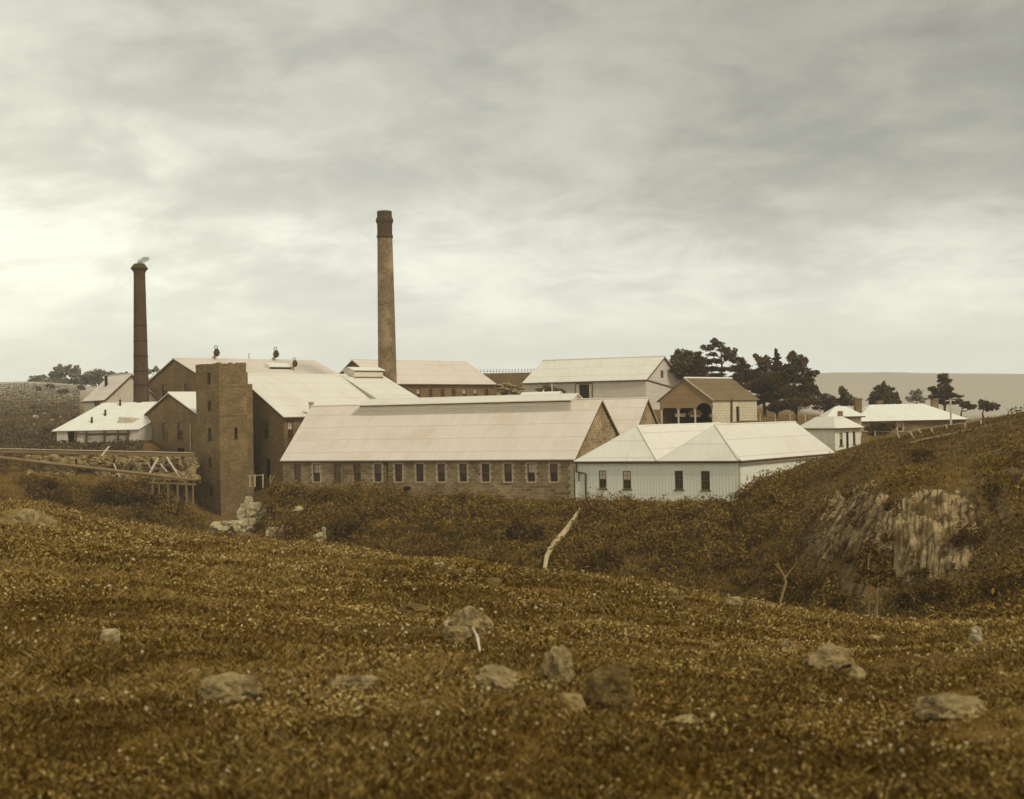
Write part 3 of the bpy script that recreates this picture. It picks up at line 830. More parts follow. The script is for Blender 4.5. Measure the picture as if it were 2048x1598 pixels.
# the gable faces front-left, ridge runs away to the right: use 'left' as the gable wall
n_root, _, _ = gable_house('brick_gable_house', 'brown brick gable with three tall windows left of the tower', 'mill building',
    N_R, N_R + d50 * 16, N_L + d50 * 16, N_L, -3.8, nze, nzr, 'brick', 'roofw', {'left': nh}, 0.25, 0.2)
for i, h in enumerate(nh[:3]):
    window(n_root, N_L, N_R, h, ['mid', 'mid', 'sash'][i], rng=rng)
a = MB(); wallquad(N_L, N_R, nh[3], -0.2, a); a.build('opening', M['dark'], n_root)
a = MB(); a.tube([on3(N_L, N_R, 382, 848), on3(N_L, N_R, 383, 950)], 0.07, 6); a.build('downpipe', M['paletrim'], n_root)

# --- large rear mill with two cowls on the ridge
Q_R = V2(at(426, 800, 160)); qwid = along(Q_R, d40, 284)
Q_L = Q_R + d40 * qwid
qze = zat(293, 778, Q_L.y); qmid = (Q_L + Q_R) / 2
qzr = zat(355, 718, qmid.y)
qlen = along(qmid, d50, 629)
qh = [px_hole(Q_L, Q_R, 329, 11, 769, 793), px_hole(Q_L, Q_R, 374, 11, 768, 782)]
q_root, _, q_roof = gable_house('rear_mill', 'large brick mill behind the tower with two cowls on its ridge', 'mill building',
    Q_R, Q_R + d50 * qlen, Q_L + d50 * qlen, Q_L, -2.5, qze, qzr, 'brick', 'roof', {'left': qh}, 0.3, 0.25)
for h in qh: window(q_root, Q_L, Q_R, h, 'sash', rng=rng)
def cowl(px, pyb, pt, root, s=1.0):
    """turning ventilator: pale curved throat, dark bell mouth, iron ring on top"""
    g = bpy.data
    c = Vector(pt)
    a = MB()
    a.tube([c, c + Vector((0.02, 0, .45 * s)), c + Vector((0.2 * s, 0, 0.9 * s)), c + Vector((0.42 * s, 0, 1.2 * s))], [0.30 * s, 0.30 * s, 0.38 * s, 0.34 * s], 12)
    o = a.build('cowl', M['metalp'], root, True)
    b = MB(); m_ = c + Vector((0.36 * s, -0.03, 1.15 * s))
    b.tube([m_ + Vector((-0.05, 0, -.62 * s)), m_ + Vector((0.05, 0, -.35 * s)), m_ + Vector((.1, 0, 0)), m_ + Vector((0, 0, .4 * s)), m_ + Vector((-0.1, 0, .5 * s))], [0.14 * s, 0.42 * s, 0.48 * s, 0.36 * s, 0.12 * s], 12)
    b.build('bell_mouth', M['metal'], o, True)
    r_ = MB(); rc = m_ + Vector((-0.02, 0, 0.78 * s))
    pts = [rc + Vector((math.cos(t) * .24 * s, 0, math.sin(t) * .24 * s)) for t in np.linspace(0, 2 * math.pi, 13)]
    r_.tube(pts, 0.06 * s, 6); r_.build('ring', M['metal'], o)
for px in (430, 549):
    t = along(qmid, d50, px); c = qmid + d50 * t
    cowl(px, 718, (c.x, c.y, qzr - .05), q_root, 1.0)
t = along(qmid, d50, 500); c = qmid + d50 * t
a = MB(); a.tube([(c.x, c.y, qzr), (c.x, c.y, qzr + 1.15)], 0.05, 6); a.build('rod', M['metal'], q_root)
# hatch and third cowl on the front slope
qs = (qzr - qze) / (qwid / 2)
def on_q(px, back):     # point on the front slope, 'back' metres forward of ridge
    b = qmid - d40 * back
    t = along(b, d50, px); c = b + d50 * t
    return Vector((c.x, c.y, qzr - qs * back + .14))
p = on_q(541, 5.2)
a = MB(); a.box(p, P3(d50, 0) * 3.6, P3(d40, qs) * 1.4, (0, 0, 0.55)); hbo = a.build('roof_hatch', M['roofw'], q_root)
a = MB(); a.box(p + Vector((0, 0, -.02)) - P3(d40, 0) * 0.04, P3(d50, 0) * 3.6, P3(-d40, 0) * -0.03, (0, 0, 0.3)); a.build('hatch_painted_shadow', M['dark'], hbo)  # thin dark strip on the hatch front, a painted shadow
p = on_q(587, 5.6); cowl(587, 745, p, q_root, 0.85)

# --- long building behind the tall chimney
B_FL = V2(at(762, 800, 185)); bh = along(B_FL, d40, 709); blen = along(B_FL, d50, 990)
B_FR = B_FL + d50 * blen; B_BL = B_FL + d40 * 2 * bh; B_BR = B_FR + d40 * 2 * bh
bze = zat(980, 768, (B_FL + d50 * blen).y); bzr = zat(708, 721, (B_FL + d40 * bh).y)
bho = [px_hole(B_FL, B_FR, x, 7.0, 778, 796.5) for x in (815, 837, 861, 885, 907, 929, 951, 973)]
b_root, _, _ = gable_house('stone_warehouse', 'stone warehouse with a row of small windows behind the tall chimney', 'warehouse',
    B_FL, B_FR, B_BR, B_BL, 1.0, bze, bzr, 'brick', 'roof', {'front': bho}, 0.35, 0.3)
for i, h in enumerate(bho):
    window(b_root, B_FL, B_FR, h, ['sash', 'pale', 'dark', 'dark', 'dark', 'pale', 'pale', 'dark'][i], rng=rng, sill=False)

# --- tall chimney
c0 = at(775.5, 790, 168)
def chimney(root, c, prof_px, mats, D):
    pass
cz = lambda y: zat(770, y, 168)
def R_(wpx): return wpx / 2 * 168 / FPX
ch = thing('tall_chimney', 'tallest round brick chimney with soot blackened head and collar', 'chimney stack', (c0.x, c0.y, -2))
a = MB(); a.lathe(c0, [(R_(42), -3), (R_(38), cz(800)), (R_(37), cz(770)), (R_(35.5), cz(690)), (R_(34), cz(620)), (R_(32), cz(540)), (R_(30), cz(476))], 32)
a.build('shaft', M['chim'], ch, True)
a = MB(); a.lathe(c0, [(R_(30.2), cz(478)), (R_(32.5), cz(475)), (R_(32.5), cz(471)), (R_(30), cz(469)), (R_(30), cz(450)), (R_(32), cz(446)), (R_(35.5), cz(443)), (R_(34), cz(438)), (R_(30), cz(434)), (R_(29.5), cz(423)), (R_(22), cz(423)), (R_(22), cz(440))], 32)
a.build('head', M['chimdark'], ch, False)

# --- shorter left chimney with iron bands and a wisp of smoke
D2 = 158
c1 = at(282.5, 790, D2)
cz2 = lambda y: zat(281, y, D2)
def R2(wpx): return wpx / 2 * D2 / FPX
ch2 = thing('banded_chimney', 'shorter dark round chimney with iron bands and flared cap on the left', 'chimney stack', (c1.x, c1.y, -3))
a = MB(); a.lathe(c1, [(R2(33), -3.5), (R2(31), cz2(810)), (R2(28), cz2(740)), (R2(25.5), cz2(650)), (R2(22.5), cz2(555))], 28)
a.build('shaft', M['chimleft'], ch2, True)
a = MB(); a.lathe(c1, [(R2(22.3), cz2(556)), (R2(23.2), cz2(554)), (R2(22), cz2(551)), (R2(23), cz2(545)), (R2(27), cz2(541)), (R2(33.5), cz2(538)), (R2(33), cz2(536)), (R2(27), cz2(532)), (R2(21), cz2(528)), (R2(15), cz2(528)), (R2(15), cz2(540))], 28)
a.build('cap', M['chimdark'], ch2, False)
for y, ww in ((652, 25.6), (683, 26.5), (713, 27.6), (743, 28.6), (771, 29.8)):
    a = MB(); a.lathe(c1, [(R2(ww - .5), cz2(y + 1.0)), (R2(ww + 0.8), cz2(y + 1.0)), (R2(ww + 0.8), cz2(y - 1.0)), (R2(ww - .5), cz2(y - 1.0))], 28)
    a.build('iron_band', M['band'], ch2)
def m_smoke():
    m = bpy.data.materials.new('thin_smoke'); m.use_nodes = True
    t = NT(m.node_tree); t.n.clear()
    out = t.add('ShaderNodeOutputMaterial')
    obj = t.add('ShaderNodeTexCoord').outputs['Object']
    n = t.noise(obj, 1.6, 3, 0.6)
    v = t.add('ShaderNodeVolumePrincipled', {'Color': (0.62, 0.55, 0.45, 1), 'Density': t.ramp(n, 0.3, 0.7, 0.3, 2.6)})
    t.l.new(v.outputs[0], out.inputs['Volume'])
    return m
sm = MB()
t0 = Vector((c1.x, c1.y, cz2(530)))
sm.tube([t0 + Vector((-.2, 0, 0)), t0 + Vector((0.15, 0, .35)), t0 + Vector((0.7, 0.05, .75)), t0 + Vector((1.25, 0.1, .95)), t0 + Vector((1.5, 0.1, 1.05))], [0.3, 0.48, 0.42, 0.3, 0.05], 14)
o = sm.build('smoke', m_smoke(), None, True)
tag(o, 'small grey wisp of smoke blowing off the left chimney cap', 'smoke', None, 'stuff')

# --- white roofed lean-to at far left
S_L = V2(at(114, 890, 153)); sl_dir = ang(92)
S_R = S_L + sl_dir * along(S_L, sl_dir, 279)
sz0, sze = zat(200, 895, 153), zat(200, 859.5, 153)
szr = zat(202, 807, 157.3)
s_root = thing('lean_to_shed', 'low shed with broad white lean-to roof and post front at far left', 'shed', (S_L.x, S_L.y, sz0))
Ls = wl(S_L, S_R)
dback = d50 * 6.6
h_door = px_hole(S_L, S_R, 142, 14, 863, 892)
a = MB()
hs = [h_door, px_hole(S_L, S_R, 213, 82, 866, 890)]
wall(a, S_L, S_R, [(0, sz0 - 2), (Ls, sz0 - 2), (Ls, sze), (0, sze)], hs)
wall(a, S_L + dback, S_L, [(0, sz0 - 2), (6.6, sz0 - 2), (6.6, sze), (0, szr)])
wall(a, S_R, S_R + dback, [(0, sz0 - 2), (6.6, sz0 - 2), (6.6, szr), (0, sze)])
wall(a, S_R + dback, S_L + dback, [(0, sz0 - 2), (Ls, sz0 - 2), (Ls, szr), (0, szr)])
a.build('wall', M['boardv'], s_root)
a = MB(); e = d50 * -0.45
slab(a, [P3(S_L + e - sl_dir * .3, sze - .05), P3(S_R + e + sl_dir * .3, sze - .05), P3(S_R + dback + sl_dir * .3, szr + .1), P3(S_L + dback - sl_dir * .3, szr + .1)], 0.1)
lr = a.build('roof', M['roofw'], s_root)
a = MB()
for px in (152, 172, 208, 235, 256):
    q = on3(S_L, S_R, px, 880, 0.1); a.box((q.x, q.y, sz0 - .3), (0.16, 0, 0), (0, -0.14, 0), (0, 0, sze - sz0 + .25))
q = on3(S_L, S_R, 150, 868, 0.2); q2 = on3(S_L, S_R, 262, 867, 0.2); a.beam(q, q2, 0.12, 0.16)
a.build('post_frame', M['trim'], s_root)
a = MB(); wallquad(S_L, S_R, h_door, -0.3, a); a.build('door', M['dark'], s_root)
for (x0_, x1_) in ((173, 207), (210, 234), (237, 250)):
    a = MB(); wallquad(S_L, S_R, px_hole(S_L, S_R, (x0_ + x1_) / 2, x1_ - x0_, 871, 889), -0.21, a); a.build('canvas_panel', M['boardw'], s_root)
a = MB(); wallquad(S_L, S_R, hs[1], -0.26, a); a.build('dim_interior', M['shingwall'], s_root)
sl_slope = (szr - sze) / 6.6
for px, py in ((184, 846), (211, 832), (241, 812)):
    f = (858 - py) / 52.0; b = S_L + d50 * (6.6 * f); c = b + sl_dir * along(b, sl_dir, px); zz = sze + (szr - sze) * f
    a = MB(); a.lathe((c.x, c.y, 0), [(0.15, zz), (0.12, zz + 0.75), (0.2, zz + .78), (0.0, zz + 0.95)], 8); a.build('vent_pipe', M['metal'], lr)
f = 0.18; b = S_L + d50 * (6.6 * f); c = b + sl_dir * along(b, sl_dir, 237); zz = sze + (szr - sze) * f
a = MB(); a.prism([P3(c, zz - .1), P3(c + sl_dir * 1.9, zz - .1), P3(c + sl_dir * 1.9, zz + .75), P3(c, zz + 1.0)], P3(d50, 0) * 2.6); a.build('dormer', M['boardv'], lr)

# --- small pale shed behind the banded chimney
A_E = V2(at(210, 797, 170)); ah = along(A_E, d50, 264); alen = along(A_E, d40, 169)
aze = zat(210, 798, 170); azr = zat(263, 749, (A_E + d50 * ah).y)
aw = [px_hole(A_E + d40 * alen, A_E, 194, 11, 802, 813)]
# front wall of gable_house = the left-facing eave wall
a_root, _, a_roof = gable_house('pale_gabled_shed', 'pale gabled shed with stove pipe just left of the banded chimney', 'shed',
    A_E + d40 * alen, A_E, A_E + d50 * 2 * ah, A_E + d40 * alen + d50 * 2 * ah, 0.5, aze, azr, 'boardv', 'roof', {'front': aw}, 0.3, 0.3)
window(a_root, A_E + d40 * alen, A_E, aw[0], 'dark', rng=rng, sill=False)
b = A_E + d50 * ah * 0.55 + d40 * alen * 0.62
zz = aze + (azr - aze) * 0.55
a = MB(); a.tube([(b.x, b.y, zz - .2), (b.x, b.y, zz + 1.6)], 0.24, 8); a.build('stove_pipe', M['band'], a_roof)

# ================================================================== white iron building in front right
W0 = V2(at(1150, 960, 111.6)); Wx = Lax
tE = along(W0, Wx, 1477)
W1 = W0 + Wx * tE
mid = W0 + Wx * along(W0, Wx, 1313)
wd = ang(41)
wze, wz0, wzr = -4.42, -8.12, -1.2
far = along(W1, wd, 1664)
w_root = thing('white_iron_building', 'white corrugated iron building with hipped double roof beside the stone mill', 'mill building', (W0.x, W0.y, wz0))
wh = [px_hole(W0, W1, x, ww, y0, y1) for x, ww, y0, y1 in ((1205, 15, 941, 977), (1253.5, 16, 942, 978), (1357.5, 16.5, 941.5, 979), (1410.5, 17.5, 942, 980))]
a = MB()
Lw_ = wl(W0, W1)
wall(a, W0, W1, [(0, wz0), (Lw_, wz0), (Lw_, wze), (0, wze)], wh, 0.12)
W1b = W1 + wd * far; W0b = W0 + wd * far
midr = (mid + W1) / 2
Lf = far
wall(a, W1, W1b, [(0, wz0), (Lf, wz0), (Lf, wze), (0, wze)])
gw = wl(W1, mid)
wall(a, W1b, mid + wd * far, [(0, wz0), (gw, wz0), (gw, wze), (gw / 2, wzr), (0, wze)])
wall(a, mid + wd * far, W0b, [(0, wz0), (wl(mid, W0), wz0), (wl(mid, W0), wze), (wl(mid, W0) / 2, wzr), (0, wze)])
wall(a, W0b, W0, [(0, wz0), (Lf, wz0), (Lf, wze), (0, wze)])
a.build('wall', M['ironwall'], w_root)
def hip_wing(A_, B_, sap):
    """roof of one wing: hip end over A_-B_, ridge running back along wd"""
    r_ = MB()
    m_ = (A_ + B_) / 2; ap = m_ + wd * sap; rb = m_ + wd * (far + .2)
    nf = Vector((Wx.y, -Wx.x)); e = 0.22
    sl1 = (wzr - wze) / sap
    Ae = A_ + nf * e; Be = B_ + nf * e
    ez = wze - 0.06; up = 0.12
    slab(r_, [P3(Ae, ez + up), P3(Be, ez + up), P3(ap, wzr + up)], 0.08)
    # right slope
    eR = Wx * e
    slab(r_, [P3(Be + (eR if B_ is W1 else eR * 0), ez + up), P3(B_ + wd * (far + .2) + (eR if B_ is W1 else eR * 0), ez + up), P3(rb, wzr + up), P3(ap, wzr + up)], 0.08)
    slab(r_, [P3(Ae, ez + up), P3(ap, wzr + up), P3(rb, wzr + up), P3(A_ + wd * (far + .2), ez + up)], 0.08)
    o = r_.build('roof', M['roofb'], w_root)
    c = MB()
    c.tube([P3(ap, wzr + .15), P3(rb, wzr + .15)], 0.09, 6)
    c.tube([P3(Be, ez + .15), P3(ap, wzr + .15)], 0.09, 6)
    c.tube([P3(Ae, ez + .13), P3(ap, wzr + .13)], 0.05, 6)
    c.build('hip_cap', M['roofw'], o)
hip_wing(W0, mid, along((W0 + mid) / 2, wd, 1274))
hip_wing(mid, W1, along((mid + W1) / 2, wd, 1429))
nf = Vector((Wx.y, -Wx.x))
a = MB(); a.tube([P3(W0 + nf * .3 - Wx * .1, wze - .06), P3(W1 + nf * .3 + Wx * .25, wze - .06), P3(W1b + Wx * .32, wze - .06)], 0.11, 6)
a.build('gutter', M['gutter'], w_root)
for h, st in zip(wh, ('pale', 'pale', 'dark', 'dark')):
    window(w_root, W0, W1, h, st, rec=0.05, rng=rng)
a = MB(); a.tube([on3(W0, W1, 1153, 925, .12), on3(W0, W1, 1153, 943, .12), on3(W0, W1, 1171.5, 947, .12), on3(W0, W1, 1172.5, 999, .12)], 0.09, 6)
a.tube([on3(W0, W1, 1158.5, 944, .13), on3(W0, W1, 1158.5, 962, .13)], 0.06, 6)
a.build('downpipe', M['gutter'], w_root)
a = MB(); a.box(P3(W1 + Vector((0, 0)), wz0) + P3(nf, 0) * 0.03 - P3(Wx, 0) * 0.12, P3(Wx, 0) * 0.15, P3(-nf, 0) * 0.12, (0, 0, wze - wz0 - .05))
a.build('corner_board', M['paletrim'], w_root)
a = MB(); p = W0 - Wx * 0.1 + nf * 0.18
a.box(P3(p, wz0 - 1.2), P3(Wx, 0) * (Lw_ + .5), P3(-nf, 0) * 0.5, (0, 0, 1.17)); o = a.build('foundation', M['stone'], w_root)

# ================================================================== rear buildings on the right
# --- big white shed
S2_R = V2(at(1292, 780, 185)); Sx = ang(107)
S2_L = S2_R - Sx * along(S2_R, -Sx, 1051)
sdp = ang(40); sh = along(S2_R, sdp, 1329)
S2_BR = S2_R + sdp * 2 * sh; S2_BL = S2_L + sdp * 2 * sh
s2ze = zat(1292, 758, 185); s2zr = zat(1328, 714, (S2_R + sdp * sh).y)
do = px_hole(S2_L, S2_R, 1168, 20, 769, 806)
gw_ = px_hole(S2_R, S2_BR, 1324, 5.5, 741, 756)
ws_root, _, _ = gable_house('white_wool_store', 'long white shed with open dark doorway on the rise behind', 'store shed',
    S2_L, S2_R, S2_BR, S2_BL, 1.0, s2ze, s2zr, 'boardw', 'roofb', {'front': [do], 'right': [gw_]}, 0.3, 0.3)
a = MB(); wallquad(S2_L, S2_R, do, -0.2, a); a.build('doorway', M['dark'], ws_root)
for sx in (1154.5, 1181):
    a = MB(); h = px_hole(S2_L, S2_R, sx, 5.5, 768, 806); wallquad(S2_L, S2_R, h, 0.06, a); a.build('door_leaf', M['paletrim'], ws_root)
a = MB(); q1 = on3(S2_L, S2_R, 1151, 767.5, .12); q2 = on3(S2_L, S2_R, 1186, 766.5, .12); a.beam(q1, q2, 0.1, 0.12)
for x in (1151.3, 1185.4): a.beam(on3(S2_L, S2_R, x, 768, .12), on3(S2_L, S2_R, x, 804, .12), 0.1, 0.1)
a.build('door_track', M['trim'], ws_root)
window(ws_root, S2_R, S2_BR, gw_, 'mid', rec=.05, rng=rng, sill=False)
a = MB(); a.tube([on3(S2_R, S2_BR, 1292.5, 760, .1), on3(S2_R, S2_BR, 1349, 776, .1)], 0.09, 6); a.build('sloping_pipe', M['gutter'], ws_root)
# dark heap of firewood against it
def heap(name, label, cat, c, L, dp, H_, mat, n=60, seed=1, axis=None, logs=True):
    root = thing(name, label, cat, c); r_ = random.Random(seed)
    ax = P3(axis or Vector((1, 0)), 0); ay = Vector((-ax.y, ax.x, 0))
    a = MB()
    for k in range(n):
        f = r_.uniform(-1, 1); hh = H_ * (1 - f * f) * r_.uniform(0.1, 1.0)
        p = Vector(c) + ax * f * L / 2 + ay * r_.uniform(-.5, .5) * dp + Vector((0, 0, hh))
        dd_ = (ax * r_.uniform(.3, 1) + ay * r_.uniform(-.5, .5) + Vector((0, 0, r_.uniform(-.15, .15)))).normalized() * r_.uniform(0.5, 1.0)
        a.tube([p - dd_, p + dd_], r_.uniform(.12, .22), 6)
    a.build('logs', M[mat], root)
    return root
pc = on3(S2_L, S2_R, 1108, 795, 2.2)
heap('wood_pile', 'rounded dark wood pile heaped against the long white shed', 'wood pile', (pc.x, pc.y, pc.z - 1.2), 5.6, 1.5, 3.3, 'trim', 190, 4, Sx)
pp = on3(S2_L, S2_R, 1115, 768, 3.6)
a = MB(); a.tube([(pp.x, pp.y, 0.5), (pp.x, pp.y, pp.z)], 0.12, 6); a.beam((pp.x - .5, pp.y, pp.z - .3), (pp.x + .5, pp.y, pp.z - .3), .1)
o = a.build('post', M['paletrim']); tag(o, 'pale upright post in front of the dark wood pile', 'post')
# white dog-legged sheet leaning by the pile
pp = on3(S2_L, S2_R, 1097, 790, 4.0)
a = MB(); a.prism([pp + Vector((-.7, 0, -1.0)), pp + Vector((.5, 0, -1.0)), pp + Vector((.35, 0.1, 0.9)), pp + Vector((-.1, .1, .4))], (0, .08, 0))
o = a.build('iron_sheet', M['roofw']); tag(o, 'crumpled white sheet leaning against the wood pile', 'metal sheet')

# --- wagon shed with arches
G_R = V2(at(1426, 820, 150)); Gx = ang(100)
G_L = G_R - Gx * along(G_R, -Gx, 1320)
gz0, gze = zat(1426, 844, 150), zat(1426, 799, 150)
Lg = wl(G_L, G_R); gmid = (G_L + G_R) / 2
gzr = zat(1374, 758, gmid.y)
glen = along(G_R, d50, 1514)
gr = thing('wagon_shed', 'timber wagon shed with three arched bays under the dark pines', 'shed', (G_L.x, G_L.y, gz0))
arch = []
for x0_, x1_, yt in ((1325, 1355, 816), (1359, 1388.5, 816), (1392.5, 1424, 806)):
    s0_, _ = on_wall(G_L, G_R, x0_, 830); s1_, _ = on_wall(G_L, G_R, x1_, 830); _, zt = on_wall(G_L, G_R, (x0_ + x1_) / 2, yt)
    arch.append((s0_, s1_, zt))
def arch_z(s):
    for k, (a0, a1, zt) in enumerate(arch):
        if a0 < s < a1:
            c = (a0 + a1) / 2; hw_ = (a1 - a0) / 2; x = abs(s - c) / hw_
            if k == 2: return zt - (1 - math.sqrt(max(0, 1 - x * x))) * hw_ * 0.95
            return zt - (0.5 * max(0, (x - 0.72) / 0.28) ** 2)
    return gz0 - 0.3
a = MB(); d = (G_R - G_L).normalized()
ss = sorted(set(list(np.linspace(0, Lg, 50)) + [v + e for q in arch for v in q[:2] for e in (-.005, .005)] + [Lg / 2]))
inn = Vector((-d.y, d.x, 0)) * 0.25
for s0_, s1_ in zip(ss, ss[1:]):
    m_ = (s0_ + s1_) / 2
    top = lambda s: gze + (gzr - gze) * (1 - abs(s - Lg / 2) / (Lg / 2))
    inside = any(q[0] < m_ < q[1] for q in arch)
    b0 = arch_z(s0_ + 1e-4) if inside else gz0 - .3; b1 = arch_z(s1_ - 1e-4) if inside else gz0 - .3
    f = lambda s, z: Vector((G_L.x + d.x * s, G_L.y + d.y * s, z))
    a.face([f(s0_, b0), f(s1_, b1), f(s1_, top(s1_)), f(s0_, top(s0_))])
    if inside: a.face([f(s0_, b0), f(s0_, b0) + inn, f(s1_, b1) + inn, f(s1_, b1)])
a.build('front_wall', M['shingwall'], gr)
for k in (0, 1, 2, 3):
    a = MB(); s = [arch[0][0] - .12, (arch[0][1] + arch[1][0]) / 2, (arch[1][1] + arch[2][0]) / 2, arch[2][1] + .1][k]
    a.box(P3(G_L + d * (s - .1), gz0 - .3) + P3(Vector((d.y, -d.x)), 0) * .06, P3(d, 0) * 0.2, inn, (0, 0, 1.95 if k < 3 else 2.0)); a.build('bay_post', M['paletrim'], gr)

G_RB = G_R + d50 * glen; G_LB = G_L + d50 * glen
gd = px_hole(G_R, G_RB, 1475.5, 6.5, 813, 843)
a = MB(); wall(a, G_R, G_RB, [(0, gz0 - .5), (glen, gz0 - .5), (glen, gze), (0, gze)], [gd]); a.build('side_wall', M['whitewash'], gr)
a = MB(); wallquad(G_R, G_RB, gd, -.2, a); a.build('door', M['dark'], gr)
a = MB()
wall(a, G_RB, G_LB, [(0, gz0 - .5), (Lg, gz0 - .5), (Lg, gze), (Lg / 2, gzr), (0, gze)]); wall(a, G_LB, G_L, [(0, gz0 - .5), (glen, gz0 - .5), (glen, gze), (0, gze)])
a.face([P3(G_L, gz0 + .01), P3(G_R, gz0 + .01), P3(G_RB, gz0 + .01), P3(G_LB, gz0 + .01)])
a.build('back_wall', M['trim'], gr)
a = MB(); a.beam(on3(G_R, G_RB, 1462, 797, .08), on3(G_R, G_RB, 1462, 844, .08), 0.3, 0.12); a.build('wall_post', M['trim'], gr)
a = MB()
ra, rb_ = gmid, gmid + d50 * glen
for A_, B_ in ((G_L, G_LB), (G_R, G_RB)):
    f = 1.09
    ea = ra + (A_ - ra) * f; eb = rb_ + (B_ - rb_) * f; ez = gzr + (gze - gzr) * f
    slab(a, [P3(ra - d50 * .25, gzr + .12), P3(rb_ + d50 * .25, gzr + .12), P3(eb + d50 * .25, ez + .12), P3(ea - d50 * .25, ez + .12)], 0.1)
ro = a.build('roof', M['shing'], gr)
a = MB(); a.tube([P3(ra - d50 * .3, gzr + .16), P3(rb_ + d50 * .3, gzr + .16)], 0.13, 8); a.build('ridge_cap', M['roofw'], ro)
a = MB(); e1 = ra + (G_R - ra) * 1.08; a.beam(P3(ra - d50 * .3, gzr + .13), P3(e1 - d50 * .3, gzr + (gze - gzr) * 1.08 + .13), 0.08, 0.16); a.build('barge_board', M['paletrim'], ro)
def cart(px, dep, label, sc=1.0, tarp=False):
    s, _ = on_wall(G_L, G_R, px, 830); c = G_L + d * s + d50 * dep; z = gz0 + .03
    root = thing('cart', label, 'cart', (c.x, c.y, z), None)
    D3 = P3(d, 0); N3 = Vector((-d.y, d.x, 0)); c3 = P3(c, z)
    a = MB(); a.box(c3 + Vector((0, 0, .75 * sc)) - D3 * .7 * sc, D3 * 1.4 * sc, N3 * 2.0, (0, 0, .1))
    for sg in (-1, 1): a.box(c3 + Vector((0, 0, .86 * sc)) + D3 * (sg * .7 * sc - .03), D3 * .06, N3 * 2.0, (0, 0, .4))
    a.box(c3 + Vector((0, 0, .86 * sc)) - D3 * .66 * sc, D3 * 1.3 * sc, N3 * .06, (0, 0, .35))
    a.build('body', M['paletrim'], root)
    for sg in (-1, 1):
        wc = c3 + D3 * sg * .85 * sc + N3 * 1.0 + Vector((0, 0, .62 * sc)); b = MB()
        pts = [wc + N3 * math.cos(t) * .6 * sc + Vector((0, 0, math.sin(t) * .6 * sc)) for t in np.linspace(0, 2 * math.pi, 17)]
        b.tube(pts, .05, 6)
        for t in np.linspace(0, math.pi, 5)[:-1]:
            v = N3 * math.cos(t) * .6 * sc + Vector((0, 0, math.sin(t) * .6 * sc)); b.beam(wc - v, wc + v, .05)
        b.build('wheel', M['trim'], root)
    if tarp:
        b = MB(); pr = [(1.0 * math.cos(t), .9 + .75 * math.sin(t)) for t in np.linspace(0, math.pi, 9)]
        for (u0, v0), (u1, v1) in zip(pr, pr[1:]):
            b.face([c3 + D3 * u0 + Vector((0, 0, v0)), c3 + D3 * u1 + Vector((0, 0, v1)), c3 + D3 * u1 + N3 * 1.9 + Vector((0, 0, v1)), c3 + D3 * u0 + N3 * 1.9 + Vector((0, 0, v0))])
        b.face([c3 + D3 * u + Vector((0, 0, v)) for u, v in pr])
        b.build('tarpaulin', M['shingwall'], root)
cart(1348, 1.2, 'pale cart standing in the left bay of the wagon shed', .95)
cart(1376, 1.4, 'cart under a rounded cover in the middle bay of the wagon shed', .9, True)
cart(1412, 1.6, 'cart at the right of the tall arched bay of the wagon shed', .8)

# --- small white office with hipped roof
O_N = V2(at(1670, 880, 128)); oL = ang(-30); oR = ang(60)
la = along(O_N, oL, 1598); lb = along(O_N, oR, 1720)
oz0, oze, ozt = zat(1670, 905, 128), zat(1670, 856, 128), zat(1650, 833.5, 129)
og = thing('white_office', 'small white office with hipped roof, door and two windows on the bank', 'cottage', (O_N.x, O_N.y, oz0))
O_L = O_N + oL * la; O_R = O_N + oR * lb; O_B = O_L + oR * lb
hh = [px_hole(O_N, O_R, 1682, 6, 866, 891), px_hole(O_N, O_R, 1694.5, 5, 864, 899), px_hole(O_N, O_R, 1708, 5, 863, 888)]
a = MB()
wall(a, O_L, O_N, [(0, oz0 - 1.5), (la, oz0 - 1.5), (la, oze), (0, oze)]); wall(a, O_N, O_R, [(0, oz0 - 1.5), (lb, oz0 - 1.5), (lb, oze), (0, oze)], hh)
wall(a, O_R, O_B, [(0, oz0 - 1.5), (la, oz0 - 1.5), (la, oze), (0, oze)]); wall(a, O_B, O_L, [(0, oz0 - 1.5), (lb, oz0 - 1.5), (lb, oze), (0, oze)])
a.build('wall', M['ironwall'], og)
window(og, O_N, O_R, hh[0], 'pale', rec=.05, rng=rng); window(og, O_N, O_R, hh[2], 'dark', rec=.05, rng=rng)
a = MB(); wallquad(O_N, O_R, hh[1], -.06, a); a.build('door', M['dark'], og)
e = .35
corners = [O_L + (oL - oR) * e, O_N + (-oL - oR) * e, O_R + (oR - oL) * e, O_B + (oL + oR) * e]
ins = 1.35
tops = [O_L + (-oL + oR) * ins, O_N + (oL + oR) * ins, O_R + (-oR + oL) * ins, O_B + (-oL - oR) * ins]
a = MB()
for k in range(4):
    k2 = (k + 1) % 4
    slab(a, [P3(corners[k], oze - .02), P3(corners[k2], oze - .02), P3(tops[k2], ozt), P3(tops[k], ozt)], .07)
a.face([P3(q, ozt + .002) for q in tops])
a.build('roof', M['roofb'], og)
a = MB()
for k in range(4): a.beam(P3(corners[k], oze - .08), P3(corners[(k + 1) % 4], oze - .08), .12, .12)
a.build('gutter', M['gutter'], og)
c = tops[2] + oL * .6; a = MB(); a.box(P3(c, ozt - .6), (.5, 0, 0), (0, .45, 0), (0, 0, 1.2)); a.build('chimney', M['brick'], og)

